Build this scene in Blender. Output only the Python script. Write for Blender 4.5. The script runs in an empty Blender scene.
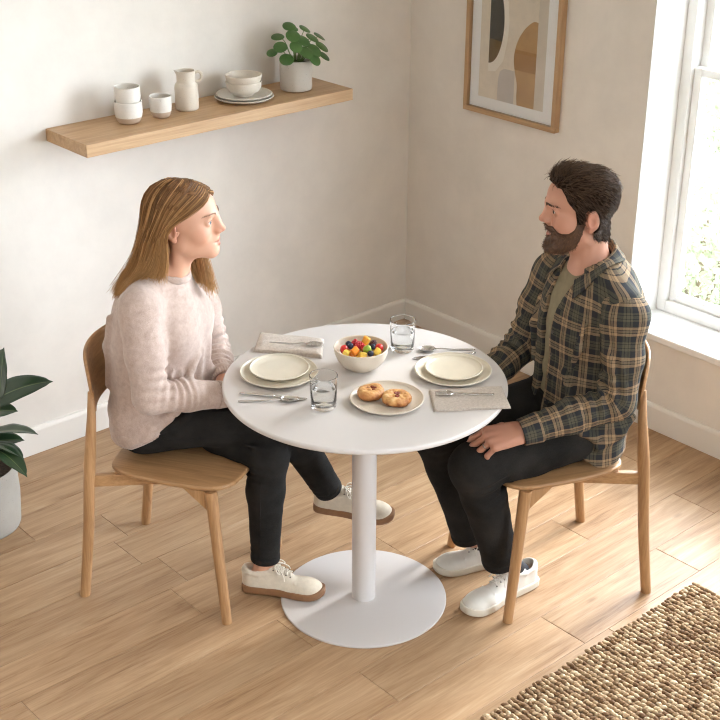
import bpy, bmesh, math, random
import numpy as np
from mathutils import Vector, Matrix

SC = bpy.context.scene
COL = SC.collection
rng = np.random.default_rng(7)
PI = math.pi

# ------------------------------------------------------------------ materials
def srgb(r, g, b):
    def f(c):
        c /= 255.0
        return c / 12.92 if c <= .04045 else ((c + .055) / 1.055) ** 2.4
    return (f(r), f(g), f(b), 1.0)

class NT:
    """small helper around a node tree"""
    def __init__(s, mat):
        mat.use_nodes = True
        s.t = mat.node_tree
        s.n = s.t.nodes
        s.bsdf = next(n for n in s.n if n.type == 'BSDF_PRINCIPLED')
        s.out = next(n for n in s.n if n.type == 'OUTPUT_MATERIAL')
    def add(s, typ, **kw):
        n = s.n.new(typ)
        for k, v in kw.items():
            if k.startswith('i_'):
                n.inputs[k[2:].replace('_', ' ')].default_value = v
            else:
                setattr(n, k, v)
        return n
    def link(s, a, b):
        s.t.links.new(a, b)
    def math(s, op, a, b=None, c=None, clamp=False):
        n = s.n.new('ShaderNodeMath'); n.operation = op; n.use_clamp = clamp
        for i, v in enumerate((a, b, c)):
            if v is None: continue
            if isinstance(v, (int, float)): n.inputs[i].default_value = v
            else: s.link(v, n.inputs[i])
        return n.outputs[0]
    def mix(s, fac, a, b, blend='MIX'):
        n = s.n.new('ShaderNodeMix'); n.data_type = 'RGBA'; n.blend_type = blend
        for sock, v in ((n.inputs[0], fac), (n.inputs[6], a), (n.inputs[7], b)):
            if isinstance(v, (int, float)): sock.default_value = v
            elif isinstance(v, tuple): sock.default_value = v
            else: s.link(v, sock)
        return n.outputs[2]
    def ramp(s, fac, stops):
        n = s.n.new('ShaderNodeValToRGB')
        e = n.color_ramp.elements
        while len(e) < len(stops): e.new(.5)
        for i, (p, c) in enumerate(stops):
            e[i].position = p; e[i].color = c
        s.link(fac, n.inputs[0])
        return n.outputs[0]
    def coords(s, kind='Object', scale=(1, 1, 1)):
        tc = s.n.new('ShaderNodeTexCoord')
        mp = s.n.new('ShaderNodeMapping')
        mp.inputs['Scale'].default_value = scale
        s.link(tc.outputs[kind], mp.inputs[0])
        return mp.outputs[0]
    def noise(s, vec, scale=5, detail=4, rough=.5, dist=0):
        n = s.n.new('ShaderNodeTexNoise')
        n.inputs['Scale'].default_value = scale; n.inputs['Detail'].default_value = detail
        n.inputs['Roughness'].default_value = rough; n.inputs['Distortion'].default_value = dist
        if vec is not None: s.link(vec, n.inputs['Vector'])
        return n.outputs[0]
    def bump(s, h, strength=.3, dist=.01):
        n = s.n.new('ShaderNodeBump')
        n.inputs['Strength'].default_value = strength; n.inputs['Distance'].default_value = dist
        s.link(h, n.inputs['Height'])
        s.link(n.outputs[0], s.bsdf.inputs['Normal'])
        return n
    def base(s, c):
        if isinstance(c, tuple): s.bsdf.inputs['Base Color'].default_value = c
        else: s.link(c, s.bsdf.inputs['Base Color'])
    def set(s, **kw):
        for k, v in kw.items():
            s.bsdf.inputs[k.replace('_', ' ')].default_value = v

def mat(name, c, rough=.5, var=0.0, vscale=20, bump=0.0, bscale=200, bdist=.002, **kw):
    m = bpy.data.materials.new(name); t = NT(m)
    t.set(Roughness=rough, **kw)
    co = None
    if var or bump: co = t.coords()
    if var:
        n = t.noise(co, vscale, 4, .6)
        lo = tuple(x * (1 - var) for x in c[:3]) + (1,); hi = tuple(min(1, x * (1 + var)) for x in c[:3]) + (1,)
        t.base(t.ramp(n, [(.3, lo), (.7, hi)]))
    else: t.base(c)
    if bump: t.bump(t.noise(co, bscale, 3, .6), bump, bdist)
    return m

def wood_mat(name, dark, light, axis=0, scale=1.0, rough=.45):
    """oak: fine grain stretched along one object axis"""
    m = bpy.data.materials.new(name); t = NT(m)
    st = [26 * scale] * 3; st[axis] = 1.6 * scale
    co = t.coords('Object', tuple(st))
    n1 = t.noise(co, 2.2, 6, .62, .6)
    fine = [190 * scale] * 3; fine[axis] = 5 * scale
    n2 = t.noise(t.coords('Object', tuple(fine)), 1.5, 3, .6)
    f = t.math('ADD', t.math('MULTIPLY', n1, .68), t.math('MULTIPLY', n2, .32))
    t.base(t.ramp(f, [(.34, dark), (.62, light)]))
    t.set(Roughness=rough)
    t.bump(n2, .12, .001)
    return m

# ------------------------------------------------------------------ objects
def link(o, parent=None):
    COL.objects.link(o)
    if parent is not None: o.parent = parent
    return o

def mesh(name, V, F, m=None, parent=None, smooth=True, attrs=None):
    me = bpy.data.meshes.new(name)
    V = np.asarray(V, dtype=np.float32)
    if isinstance(F, np.ndarray):
        me.vertices.add(len(V)); me.vertices.foreach_set('co', V.ravel())
        n, k = F.shape
        me.loops.add(n * k); me.loops.foreach_set('vertex_index', F.astype(np.int32).ravel())
        me.polygons.add(n)
        me.polygons.foreach_set('loop_start', np.arange(0, n * k, k, dtype=np.int32))
        me.update(calc_edges=True)
        me.validate()
    else:
        me.from_pydata([tuple(map(float, v)) for v in V], [], F); me.update()
    if smooth: me.polygons.foreach_set('use_smooth', np.ones(len(me.polygons), dtype=bool))
    for k, (typ, arr) in (attrs or {}).items():
        a = me.attributes.new(k, typ, 'POINT')
        key = {'FLOAT_COLOR': 'color', 'FLOAT_VECTOR': 'vector', 'FLOAT': 'value'}[typ]
        a.data.foreach_set(key, np.asarray(arr, dtype=np.float32).ravel())
    if m: me.materials.append(m)
    return link(bpy.data.objects.new(name, me), parent)

def from_bm(name, bm, m=None, parent=None, smooth=False):
    me = bpy.data.meshes.new(name)
    bmesh.ops.recalc_face_normals(bm, faces=bm.faces)
    bm.to_mesh(me); bm.free()
    if smooth: me.polygons.foreach_set('use_smooth', np.ones(len(me.polygons), dtype=bool))
    if m: me.materials.append(m)
    return link(bpy.data.objects.new(name, me), parent)

def tag(o, label=None, cat=None, group=None, kind=None):
    if label: o['label'] = label
    if cat: o['category'] = cat
    if group: o['group'] = group
    if kind: o['kind'] = kind
    return o

def thing(name, label, cat, loc=(0, 0, 0), rz=0.0, group=None):
    o = bpy.data.objects.new(name, None); o.empty_display_size = .1
    o.location = loc; o.rotation_euler = (0, 0, rz)
    link(o); return tag(o, label, cat, group)

def copy_tree(o, parent=None):
    c = o.copy(); COL.objects.link(c)
    if parent is not None: c.parent = parent
    for ch in list(o.children): copy_tree(ch, c)
    return c

# ------------------------------------------------------------------ mesh makers
def bm_box(bm, c, s, bev=0.0, seg=2, rot=None):
    M = Matrix.Translation(c)
    if rot is not None: M = M @ rot.to_4x4()
    r = bmesh.ops.create_cube(bm, size=1.0, matrix=M @ Matrix.Diagonal((s[0], s[1], s[2], 1)))
    if bev > 0:
        vs = set(r['verts'])
        es = [e for e in bm.edges if e.verts[0] in vs and e.verts[1] in vs]
        bmesh.ops.bevel(bm, geom=es, offset=bev, segments=seg, profile=.5, affect='EDGES')

def box(name, c, s, m, parent=None, bev=0.002, seg=2, rot=None):
    bm = bmesh.new(); bm_box(bm, c, s, bev, seg, rot)
    return from_bm(name, bm, m, parent)

def lathe_vf(prof, n=48, c=(0, 0, 0)):
    """prof: (r, z) list; r == 0 at an end closes it"""
    V, F, rings = [], [], []
    for r, z in prof:
        if r < 1e-7:
            rings.append([len(V)]); V.append((c[0], c[1], c[2] + z))
        else:
            rings.append(list(range(len(V), len(V) + n)))
            for i in range(n):
                a = 2 * PI * i / n
                V.append((c[0] + r * math.cos(a), c[1] + r * math.sin(a), c[2] + z))
    for A, B in zip(rings, rings[1:]):
        for i in range(n):
            j = (i + 1) % n
            if len(A) == 1 and len(B) == 1: break
            if len(A) == 1: F.append((A[0], B[j], B[i]))
            elif len(B) == 1: F.append((A[i], A[j], B[0]))
            else: F.append((A[i], A[j], B[j], B[i]))
    return V, F

def autosmooth(o, ang=40):
    """smooth shading with hard creases by angle, stored on the mesh"""
    me = o.data
    bm = bmesh.new(); bm.from_mesh(me)
    for e in bm.edges:
        if len(e.link_faces) == 2 and e.calc_face_angle(0) > math.radians(ang): e.smooth = False
    bm.to_mesh(me); bm.free()
    me.polygons.foreach_set('use_smooth', np.ones(len(me.polygons), dtype=bool))
    return o

def lathe(name, prof, m, parent=None, n=48, c=(0, 0, 0), ang=50):
    V, F = lathe_vf(prof, n, c)
    o = mesh(name, V, F, m, parent)
    return autosmooth(o, ang)

def arc(cx, cz, r, a0, a1, n=6):
    return [(cx + r * math.cos(math.radians(a0 + (a1 - a0) * i / n)), cz + r * math.sin(math.radians(a0 + (a1 - a0) * i / n))) for i in range(n + 1)]

def frames(P):
    P = np.asarray(P, float)
    T = np.gradient(P, axis=0); T /= np.linalg.norm(T, axis=1)[:, None] + 1e-12
    u = np.cross(T[0], (0, 0, 1.0))
    if np.linalg.norm(u) < 1e-3: u = np.cross(T[0], (0, 1.0, 0))
    u /= np.linalg.norm(u); U = [u]
    for t in T[1:]:
        u = u - t * (u @ t); u /= np.linalg.norm(u) + 1e-12; U.append(u)
    U = np.array(U); return T, U, np.cross(T, U)

def sweep_vf(P, R, n=12, cap=True, ry=None, up=None):
    """tube through P, radii R (scalar or list); ry: second radius for an oval section"""
    P = np.asarray(P, float); k = len(P)
    R = np.full(k, R) if np.isscalar(R) else np.asarray(R, float)
    R2 = R if ry is None else (np.full(k, ry) if np.isscalar(ry) else np.asarray(ry, float))
    T, U, W = frames(P)
    if up is not None:
        W = np.asarray(up, float) - T * (T @ np.asarray(up, float))[:, None]
        W /= np.linalg.norm(W, axis=1)[:, None]; U = np.cross(W, T)
    a = np.arange(n) * 2 * PI / n
    V = (P[:, None] + U[:, None] * (np.cos(a)[None, :, None] * R[:, None, None]) + W[:, None] * (np.sin(a)[None, :, None] * R2[:, None, None])).reshape(-1, 3)
    F = []
    for i in range(k - 1):
        for j in range(n):
            j2 = (j + 1) % n
            F.append((i * n + j, i * n + j2, (i + 1) * n + j2, (i + 1) * n + j))
    if cap:
        F.append(tuple(reversed(range(n)))); F.append(tuple(range((k - 1) * n, k * n)))
    return V, F

def merge(parts):
    V, F, o = [], [], 0
    for v, f in parts:
        v = np.asarray(v, float)
        V.append(v); F += [tuple(i + o for i in q) for q in f]; o += len(v)
    return np.concatenate(V), F

def sweep(name, P, R, m, parent=None, n=12, ry=None, up=None, ang=50):
    V, F = sweep_vf(P, R, n, True, ry, up)
    return autosmooth(mesh(name, V, F, m, parent), ang)

def catmull(P, n=8):
    P = np.asarray(P, float); Q = np.vstack([2 * P[0] - P[1], P, 2 * P[-1] - P[-2]])
    out = []
    for i in range(1, len(Q) - 2):
        for t in np.linspace(0, 1, n, endpoint=False):
            a, b, c, d = Q[i - 1:i + 3]
            out.append(.5 * ((2 * b) + (-a + c) * t + (2 * a - 5 * b + 4 * c - d) * t * t + (-a + 3 * b - 3 * c + d) * t ** 3))
    out.append(Q[-2]); return np.array(out)

def slab(name, outline, z0, z1, m, parent=None, bev=.003, seg=3, warp=None, ang=40):
    """flat outline (x, y) given thickness, edges rounded; warp bends the vertices afterwards"""
    bm = bmesh.new()
    lo = [bm.verts.new((x, y, z0)) for x, y in outline]
    f = bm.faces.new(lo)
    r = bmesh.ops.extrude_face_region(bm, geom=[f])
    for v in r['geom']:
        if isinstance(v, bmesh.types.BMVert): v.co.z = z1
    bmesh.ops.recalc_face_normals(bm, faces=bm.faces)
    if bev > 0:
        es = [e for e in bm.edges if len(e.link_faces) == 2 and any(abs(g.normal.z) > .9 for g in e.link_faces) and any(abs(g.normal.z) < .1 for g in e.link_faces)]
        bmesh.ops.bevel(bm, geom=es, offset=bev, segments=seg, profile=.5, affect='EDGES')
    if warp:
        bmesh.ops.triangulate(bm, faces=[g for g in bm.faces if len(g.verts) > 4])
        for _ in range(2):
            bmesh.ops.subdivide_edges(bm, edges=[e for e in bm.edges if e.calc_length() > .03], cuts=1, use_grid_fill=True)
        for v in bm.verts: v.co = warp(v.co)
    o = from_bm(name, bm, m, parent)
    return autosmooth(o, ang)

def rounded_rect(w, d, r, n=8, cx=0, cy=0):
    pts = []
    for sx, sy, a0 in ((1, 1, 0), (-1, 1, 90), (-1, -1, 180), (1, -1, 270)):
        for i in range(n + 1):
            a = math.radians(a0 + 90 * i / n)
            pts.append((cx + sx * (w / 2 - r) + r * math.cos(a), cy + sy * (d / 2 - r) + r * math.sin(a)))
    return pts

# ------------------------------------------------------------------ smooth sculpting: distance field -> quads
def smin(a, b, k):
    if k <= 1e-6: return np.minimum(a, b)
    h = np.clip(.5 + .5 * (b - a) / k, 0, 1)
    return b * (1 - h) + a * h - k * h * (1 - h)

class Field:
    def __init__(s): s.p = []; s.post = None
    def add(s, fn, c, r, op='u', k=.01):
        s.p.append((fn, np.asarray(c, float), r, op, k)); return s
    def cap(s, a, b, ra, rb=None, k=.01, op='u'):
        a = np.asarray(a, float); b = np.asarray(b, float); rb = ra if rb is None else rb
        ab = b - a; L2 = ab @ ab + 1e-12
        def fn(P):
            q = P - a
            t = np.clip(q @ ab / L2, 0, 1)
            return np.linalg.norm(q - t[:, None] * ab, axis=1) - (ra + (rb - ra) * t)
        return s.add(fn, (a + b) / 2, math.sqrt(L2) / 2 + max(ra, rb), op, k)
    def chain(s, P, R, k=.01, op='u'):
        for i in range(len(P) - 1): s.cap(P[i], P[i + 1], R[i], R[i + 1], k, op)
        return s
    def ell(s, c, r, k=.01, op='u', R=None):
        c = np.asarray(c, float); r = np.asarray(r, float)
        def fn(P):
            q = P - c
            if R is not None: q = q @ R          # R columns = axes
            k0 = np.linalg.norm(q / r, axis=1); k1 = np.linalg.norm(q / (r * r), axis=1) + 1e-9
            return k0 * (k0 - 1) / k1
        return s.add(fn, c, r.max(), op, k)
    def oval(s, a, b, ra, rb, side, k=.01, op='u'):
        """tapered limb with an oval section: ra/rb = (half width along side, half depth)"""
        a = np.asarray(a, float); b = np.asarray(b, float); ab = b - a; L = np.linalg.norm(ab); w = ab / L
        u = np.asarray(side, float); u = u - w * (u @ w); u /= np.linalg.norm(u); v = np.cross(w, u)
        def fn(P):
            q = P - a; h = q @ w; t = np.clip(h / L, 0, 1)
            rx = ra[0] + (rb[0] - ra[0]) * t; ry = ra[1] + (rb[1] - ra[1]) * t
            e = h - t * L; x = q @ u; y = q @ v; rm = np.minimum(rx, ry)
            k0 = np.sqrt((x / rx) ** 2 + (y / ry) ** 2 + (e / rm) ** 2)
            k1 = np.sqrt((x / rx ** 2) ** 2 + (y / ry ** 2) ** 2 + (e / rm ** 2) ** 2) + 1e-9
            return k0 * (k0 - 1) / k1
        return s.add(fn, (a + b) / 2, L / 2 + max(ra + rb), op, k)
    def eval(s, P, c, rad):
        d = np.full(len(P), 1.0)
        for fn, pc, pr, op, k in s.p:
            if np.linalg.norm(pc - c) - pr - rad > k + .012: continue
            e = fn(P)
            if op == 'u': d = smin(d, e, k)
            else: d = -smin(-d, e, k)
        if s.post is not None: d = s.post(P, d)
        return d
    def bounds(s, pad=.02):
        lo = np.min([c - r for _, c, r, op, _ in s.p if op == 'u'], axis=0) - pad
        hi = np.max([c + r for _, c, r, op, _ in s.p if op == 'u'], axis=0) + pad
        return lo, hi
    def mesh(s, h, B=12):
        lo, hi = s.bounds()
        nb = np.ceil((hi - lo) / (h * B)).astype(int); N = nb * B + 1
        g = np.arange(B + 1); off = np.stack(np.meshgrid(g, g, g, indexing='ij'), -1).reshape(-1, 3)
        hd = h * B * .5 * math.sqrt(3)
        C = [(0, 0, 0), (1, 0, 0), (0, 1, 0), (1, 1, 0), (0, 0, 1), (1, 0, 1), (0, 1, 1), (1, 1, 1)]
        E = [(0, 1), (2, 3), (4, 5), (6, 7), (0, 2), (1, 3), (4, 6), (5, 7), (0, 4), (1, 5), (2, 6), (3, 7)]
        CA = np.array(C, float)
        VP, VK, QK = [], [], []
        def key(I): return (I[:, 0] * N[1] + I[:, 1]) * N[2] + I[:, 2]
        for bi in np.ndindex(*nb):
            b = np.array(bi) * B
            c = lo + (b + B / 2) * h
            near = False
            for fn, pc, pr, op, k in s.p:
                if op == 'u' and np.linalg.norm(pc - c) - pr - hd < .012: near = True; break
            if not near: continue
            if abs(s.eval(c[None], c, hd)[0]) > 1.7 * hd + .02: continue
            D = s.eval(lo + (b + off) * h, c, hd).reshape(B + 1, B + 1, B + 1)
            S = D < 0
            if S.all() or not S.any(): continue
            cs = [S[x:x + B, y:y + B, z:z + B] for x, y, z in C]
            cnt = sum(q.astype(np.int8) for q in cs)
            I = np.argwhere((cnt > 0) & (cnt < 8))
            dv = np.stack([D[I[:, 0] + x, I[:, 1] + y, I[:, 2] + z] for x, y, z in C], 1)
            acc = np.zeros((len(I), 3)); w = np.zeros(len(I))
            for e0, e1 in E:
                a, bb = dv[:, e0], dv[:, e1]
                mk = (a < 0) != (bb < 0)
                t = np.where(mk, a / np.where(mk, a - bb, 1), 0)
                acc += np.where(mk[:, None], CA[e0] + t[:, None] * (CA[e1] - CA[e0]), 0); w += mk
            VP.append(lo + (b + I + acc / w[:, None]) * h); VK.append(key(I + b))
            for ax in range(3):
                o1, o2 = [(1, 2), (2, 0), (0, 1)][ax]
                sl0 = [slice(0, B)] * 3; sl1 = [slice(0, B)] * 3; sl1[ax] = slice(1, B + 1)
                A, Bq = S[tuple(sl0)], S[tuple(sl1)]
                J = np.argwhere(A != Bq)
                if not len(J): continue
                sg = A[J[:, 0], J[:, 1], J[:, 2]]
                J = J + b
                d1 = np.zeros(3, int); d1[o1] = 1; d2 = np.zeros(3, int); d2[o2] = 1
                q = np.stack([key(J), key(J - d1), key(J - d1 - d2), key(J - d2)], 1)
                q[~sg] = q[~sg][:, ::-1]
                QK.append(q)
        V = np.concatenate(VP); K = np.concatenate(VK); Q = np.concatenate(QK)
        o = np.argsort(K); K = K[o]; V = V[o]
        ix = np.clip(np.searchsorted(K, Q), 0, len(K) - 1)
        ok = (K[ix] == Q).all(1)
        return V, ix[ok]

def fnoise(P, scale, seed=0, oct=3):
    """cheap smooth noise: a few rotated sine products"""
    r = np.random.default_rng(seed); out = np.zeros(len(P)); amp = 1.0; tot = 0
    for o in range(oct):
        for _ in range(3):
            d = r.normal(size=3); d /= np.linalg.norm(d)
            e = r.normal(size=3); e /= np.linalg.norm(e)
            out += amp * np.sin(P @ d * scale * 2 ** o + r.uniform(0, 6.28)) * np.sin(P @ e * scale * 1.3 * 2 ** o + r.uniform(0, 6.28))
        tot += amp * 1.5; amp *= .5
    return out / tot

def strands_mesh(name, paths, r0, r1, m, parent, tone=None, sides=3):
    """many thin tapering locks as one mesh; paths (n, k, 3)"""
    P = np.asarray(paths, float); n, k, _ = P.shape
    T = np.gradient(P, axis=1); T /= np.linalg.norm(T, axis=2, keepdims=True) + 1e-12
    ref = np.zeros_like(T); ref[..., 0] = .31; ref[..., 1] = .74; ref[..., 2] = .6
    U = np.cross(T, ref); U /= np.linalg.norm(U, axis=2, keepdims=True) + 1e-9
    W = np.cross(T, U)
    t = np.linspace(0, 1, k)
    R = np.asarray(r0)[..., None] * (1 - t) + np.asarray(r1)[..., None] * t if np.ndim(r0) else np.broadcast_to(r0 * (1 - t) + r1 * t, (n, k))
    a = np.arange(sides) * 2 * PI / sides
    V = P[:, :, None] + R[:, :, None, None] * (U[:, :, None] * np.cos(a)[None, None, :, None] + W[:, :, None] * np.sin(a)[None, None, :, None])
    i, s, j = np.meshgrid(np.arange(n), np.arange(k - 1), np.arange(sides), indexing='ij')
    j2 = (j + 1) % sides; b = i * k * sides
    F = np.stack([b + s * sides + j, b + s * sides + j2, b + (s + 1) * sides + j2, b + (s + 1) * sides + j], -1).reshape(-1, 4)
    tone = rng.uniform(0, 1, n) if tone is None else tone
    tv = np.repeat(tone, k * sides)
    al = np.tile(np.repeat(t, sides), n)
    return mesh(name, V.reshape(-1, 3), F, m, parent, True, {'tone': ('FLOAT', tv), 'along': ('FLOAT', al)})
SUN_E = 2.2
FILL_C = (.53, .52, .495, 1)
SKY_C = (16.0, 17.8, 19.6, 1)
EXPO = 0.22
VOX = 1.0
# =================================================================== ROOM
# left (shelf) wall: plane y = 0; window wall: plane x = 0; room is x < 0, y < 0
XW, YW, HC = -5.4, -5.4, 2.75

def plaster(name, c):
    m = bpy.data.materials.new(name); t = NT(m)
    co = t.coords('Object')
    n = t.noise(co, 1.6, 6, .62, .5); n2 = t.noise(co, 7, 5, .6)
    f = t.math('ADD', t.math('MULTIPLY', n, .6), t.math('MULTIPLY', n2, .4))
    lo = tuple(x * .925 for x in c[:3]) + (1,); hi = tuple(min(1, x * 1.035) for x in c[:3]) + (1,)
    t.base(t.ramp(f, [(.38, lo), (.62, hi)]))
    t.set(Roughness=.88); t.bump(t.noise(co, 14, 6, .65), .12, .006)
    return m

M_WALL = plaster('limewash_plaster', (.765, .720, .664, 1))
M_WHITE = mat('white_paint', (.84, .83, .81, 1), .38)
M_TRIM = mat('baseboard_paint', (.80, .765, .715, 1), .5)
M_CEIL = mat('ceiling_paint', (.82, .80, .77, 1), .8)

def floor_material():
    m = bpy.data.materials.new('oak_floorboards'); t = NT(m)
    at = t.add('ShaderNodeAttribute', attribute_name='plank')      # random triple per board
    tc = t.n.new('ShaderNodeTexCoord')
    off = t.add('ShaderNodeVectorMath', operation='SCALE'); t.link(at.outputs['Vector'], off.inputs[0]); off.inputs['Scale'].default_value = 37.0
    v = t.add('ShaderNodeVectorMath', operation='ADD'); t.link(tc.outputs['Object'], v.inputs[0]); t.link(off.outputs[0], v.inputs[1])
    def mp(s):
        k = t.n.new('ShaderNodeMapping'); k.inputs['Scale'].default_value = s; t.link(v.outputs[0], k.inputs[0]); return k.outputs[0]
    g1 = t.noise(mp((1.5, 15, 1)), 1.6, 6, .62, 1.1)
    g2 = t.noise(mp((5, 130, 1)), 1.5, 4, .65, .3)
    g3 = t.noise(mp((.9, 3.5, 1)), 1.5, 3, .5)
    f = t.math('ADD', t.math('ADD', t.math('MULTIPLY', g1, .5), t.math('MULTIPLY', g2, .26)), t.math('MULTIPLY', g3, .24))
    c = t.ramp(f, [(.34, (.20, .108, .052, 1)), (.44, (.345, .205, .108, 1)), (.57, (.455, .295, .168, 1)), (.70, (.545, .393, .262, 1))])
    kn = t.add('ShaderNodeTexVoronoi', feature='F1'); kn.inputs['Scale'].default_value = 1.0
    t.link(mp((2.6, 7.5, 1)), kn.inputs['Vector'])
    k = t.math('MULTIPLY', t.math('SUBTRACT', .085, kn.outputs['Distance'], clamp=True), 11.0, clamp=True)
    c = t.mix(t.math('MULTIPLY', k, .62), c, (.17, .085, .04, 1))
    # dark grain streaks here and there
    s1 = t.noise(mp((1.1, 26, 1)), 1.9, 5, .7, 1.4)
    st = t.math('MULTIPLY', t.math('SUBTRACT', s1, .60, clamp=True), 5.0, clamp=True)
    c = t.mix(t.math('MULTIPLY', st, .75), c, (.19, .10, .05, 1))
    sep = t.n.new('ShaderNodeSeparateXYZ'); t.link(at.outputs['Vector'], sep.inputs[0])
    val = t.math('ADD', t.math('MULTIPLY', sep.outputs[1], .2), .88)
    hsv = t.n.new('ShaderNodeHueSaturation'); t.link(c, hsv.inputs['Color']); t.link(val, hsv.inputs['Value'])
    t.base(hsv.outputs[0])
    t.set(Roughness=.42, Specular_IOR_Level=.38); t.bump(g2, .10, .002)
    return m

def build_floor():
    w = .17; y0 = -.53
    joints = {0: [-1.91], 1: [-1.965], 3: [-1.975], 7: [-1.803], 8: [-.663, -1.222]}
    r = random.Random(4)
    V, F, A = [], [], []
    g, ch = .0006, .0018
    k = -4
    while True:
        ya = y0 - w * k; yb = ya - w
        if ya <= YW: break
        ya = min(ya, 0)
        if ya > yb and ya <= 0:
            js = list(joints.get(k, [-.25 - r.random() * 1.1]))
            while js[-1] > XW: js.append(js[-1] - r.uniform(1.25, 1.6))
            while js[0] < -1.3: js.insert(0, js[0] + r.uniform(1.25, 1.5))
            js = [0.0] + [j for j in js if XW < j < -.05] + [XW]
            for xa, xb in zip(js, js[1:]):
                a = (r.random(), r.random(), r.random()); b = len(V)
                for x0, x1, yy0, yy1, z in ((xb + g, xa - g, yb + g, ya - g, -.003), (xb + g, xa - g, yb + g, ya - g, -.0009), (xb + g + ch, xa - g - ch, yb + g + ch, ya - g - ch, 0)):
                    V += [(x0, yy0, z), (x1, yy0, z), (x1, yy1, z), (x0, yy1, z)]
                A += [a] * 12
                F.append((b + 8, b + 9, b + 10, b + 11))
                for i in range(4):
                    j = (i + 1) % 4
                    F.append((b + 4 + i, b + 4 + j, b + 8 + j, b + 8 + i)); F.append((b + i, b + j, b + 4 + j, b + 4 + i))
        k += 1
    b = len(V)
    V += [(XW, YW, -.003), (0, YW, -.003), (0, 0, -.003), (XW, 0, -.003), (XW, YW, -.1), (0, YW, -.1), (0, 0, -.1), (XW, 0, -.1)]
    A += [(0, 0, 0)] * 8
    F += [(b, b + 1, b + 2, b + 3), (b + 7, b + 6, b + 5, b + 4)] + [(b + i, b + 4 + i, b + 4 + (i + 1) % 4, b + (i + 1) % 4) for i in range(4)]
    o = mesh('floor', V, F, floor_material(), None, False, {'plank': ('FLOAT_VECTOR', A)})
    tag(o, 'oak plank floor with straight boards', 'floor', kind='structure')
build_floor()

WY0, WY1, WZ0, WZ1, WD = -1.20, -2.62, .372, 2.36, .19     # window opening in the right wall, reveal depth
o = box('wall_left', (XW / 2 + .13, .13, HC / 2 - .05), (-XW + .26, .26, HC + .1), M_WALL, bev=0); tag(o, 'off-white plastered wall carrying the oak shelf', 'wall', kind='structure')
bm = bmesh.new()
T = .26
for (ya, yb, za, zb) in ((0, WY0, -.1, HC), (WY1, YW, -.1, HC), (WY0, WY1, -.1, WZ0), (WY0, WY1, WZ1, HC)):
    bm_box(bm, (T / 2, (ya + yb) / 2, (za + zb) / 2), (T, abs(ya - yb), zb - za))
o = from_bm('wall_right', bm, M_WALL); tag(o, 'beige plastered wall with the window opening', 'wall', kind='structure')
o = box('ceiling', (XW / 2 + .13, YW / 2 + .13, HC + .05), (-XW + .26, -YW + .26, .1), M_CEIL, bev=0); tag(o, 'plain white ceiling', 'ceiling', kind='structure')

def baseboard(name, along, label):
    bh, bt = .1026, .016
    prof = [(0, 0), (bt, 0), (bt, bh - .012), (bt - .003, bh - .004), (bt - .007, bh), (0, bh)]
    V = []
    L = -XW if along == 'x' else -YW
    for s in (0, L):
        for d, z in prof: V.append((-s - .0, -d, z) if along == 'x' else (-d, -s, z))
    n = len(prof); F = [tuple(range(n)), tuple(range(2 * n - 1, n - 1, -1))] + [(i, (i + 1) % n, n + (i + 1) % n, n + i) for i in range(n)]
    bm = bmesh.new(); me = bpy.data.meshes.new('t'); me.from_pydata(V, [], F); bm.from_mesh(me)
    o = from_bm(name, bm, M_TRIM); tag(o, label, 'baseboard', kind='structure')
baseboard('baseboard_left', 'x', 'low painted baseboard along the shelf wall')
baseboard('baseboard_right', 'y', 'low painted baseboard along the window wall')

# ------------------------------------------------------------------- window
M_GLASSPANE = bpy.data.materials.new('window_glass')
def pane_mat(m):
    t = NT(m); t.n.remove(t.bsdf)
    tr = t.n.new('ShaderNodeBsdfTransparent'); gl = t.n.new('ShaderNodeBsdfGlossy'); gl.inputs['Roughness'].default_value = .02
    lw = t.n.new('ShaderNodeLayerWeight'); lw.inputs['Blend'].default_value = .15
    mx = t.n.new('ShaderNodeMixShader'); t.link(t.math('ADD', t.math('MULTIPLY', lw.outputs['Fresnel'], .6), .02), mx.inputs[0])
    t.link(tr.outputs[0], mx.inputs[1]); t.link(gl.outputs[0], mx.inputs[2]); t.link(mx.outputs[0], t.out.inputs[0])
pane_mat(M_GLASSPANE)

M_REVEAL = mat('reveal_plaster', (.86, .85, .83, 1), .6)
w = thing('window_1', 'tall white sash window in the wall', 'window', (0, (WY0 + WY1) / 2, WZ0)); w['kind'] = 'structure'
cy, cz = (WY0 + WY1) / 2, WZ0
def wbox(name, ya, yb, za, zb, xa, xb, m, bev=.003, parent=None):
    return box(name, ((xa + xb) / 2, (ya + yb) / 2 - cy, (za + zb) / 2 - cz), (xb - xa, abs(ya - yb), zb - za), m, parent or w, bev)
def wframe(name, ya, yb, za, zb, t, bot, top, xa, xb, m, parent=None):
    bm = bmesh.new()
    for (a, b, c, d) in ((ya, ya - t, za, zb), (yb + t, yb, za, zb), (ya - t, yb + t, za, za + bot), (ya - t, yb + t, zb - top, zb)):
        bm_box(bm, ((xa + xb) / 2, (a + b) / 2 - cy, (c + d) / 2 - cz), (xb - xa, abs(a - b), d - c), .004, 2)
    return from_bm(name, bm, m, parent or w)
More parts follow.
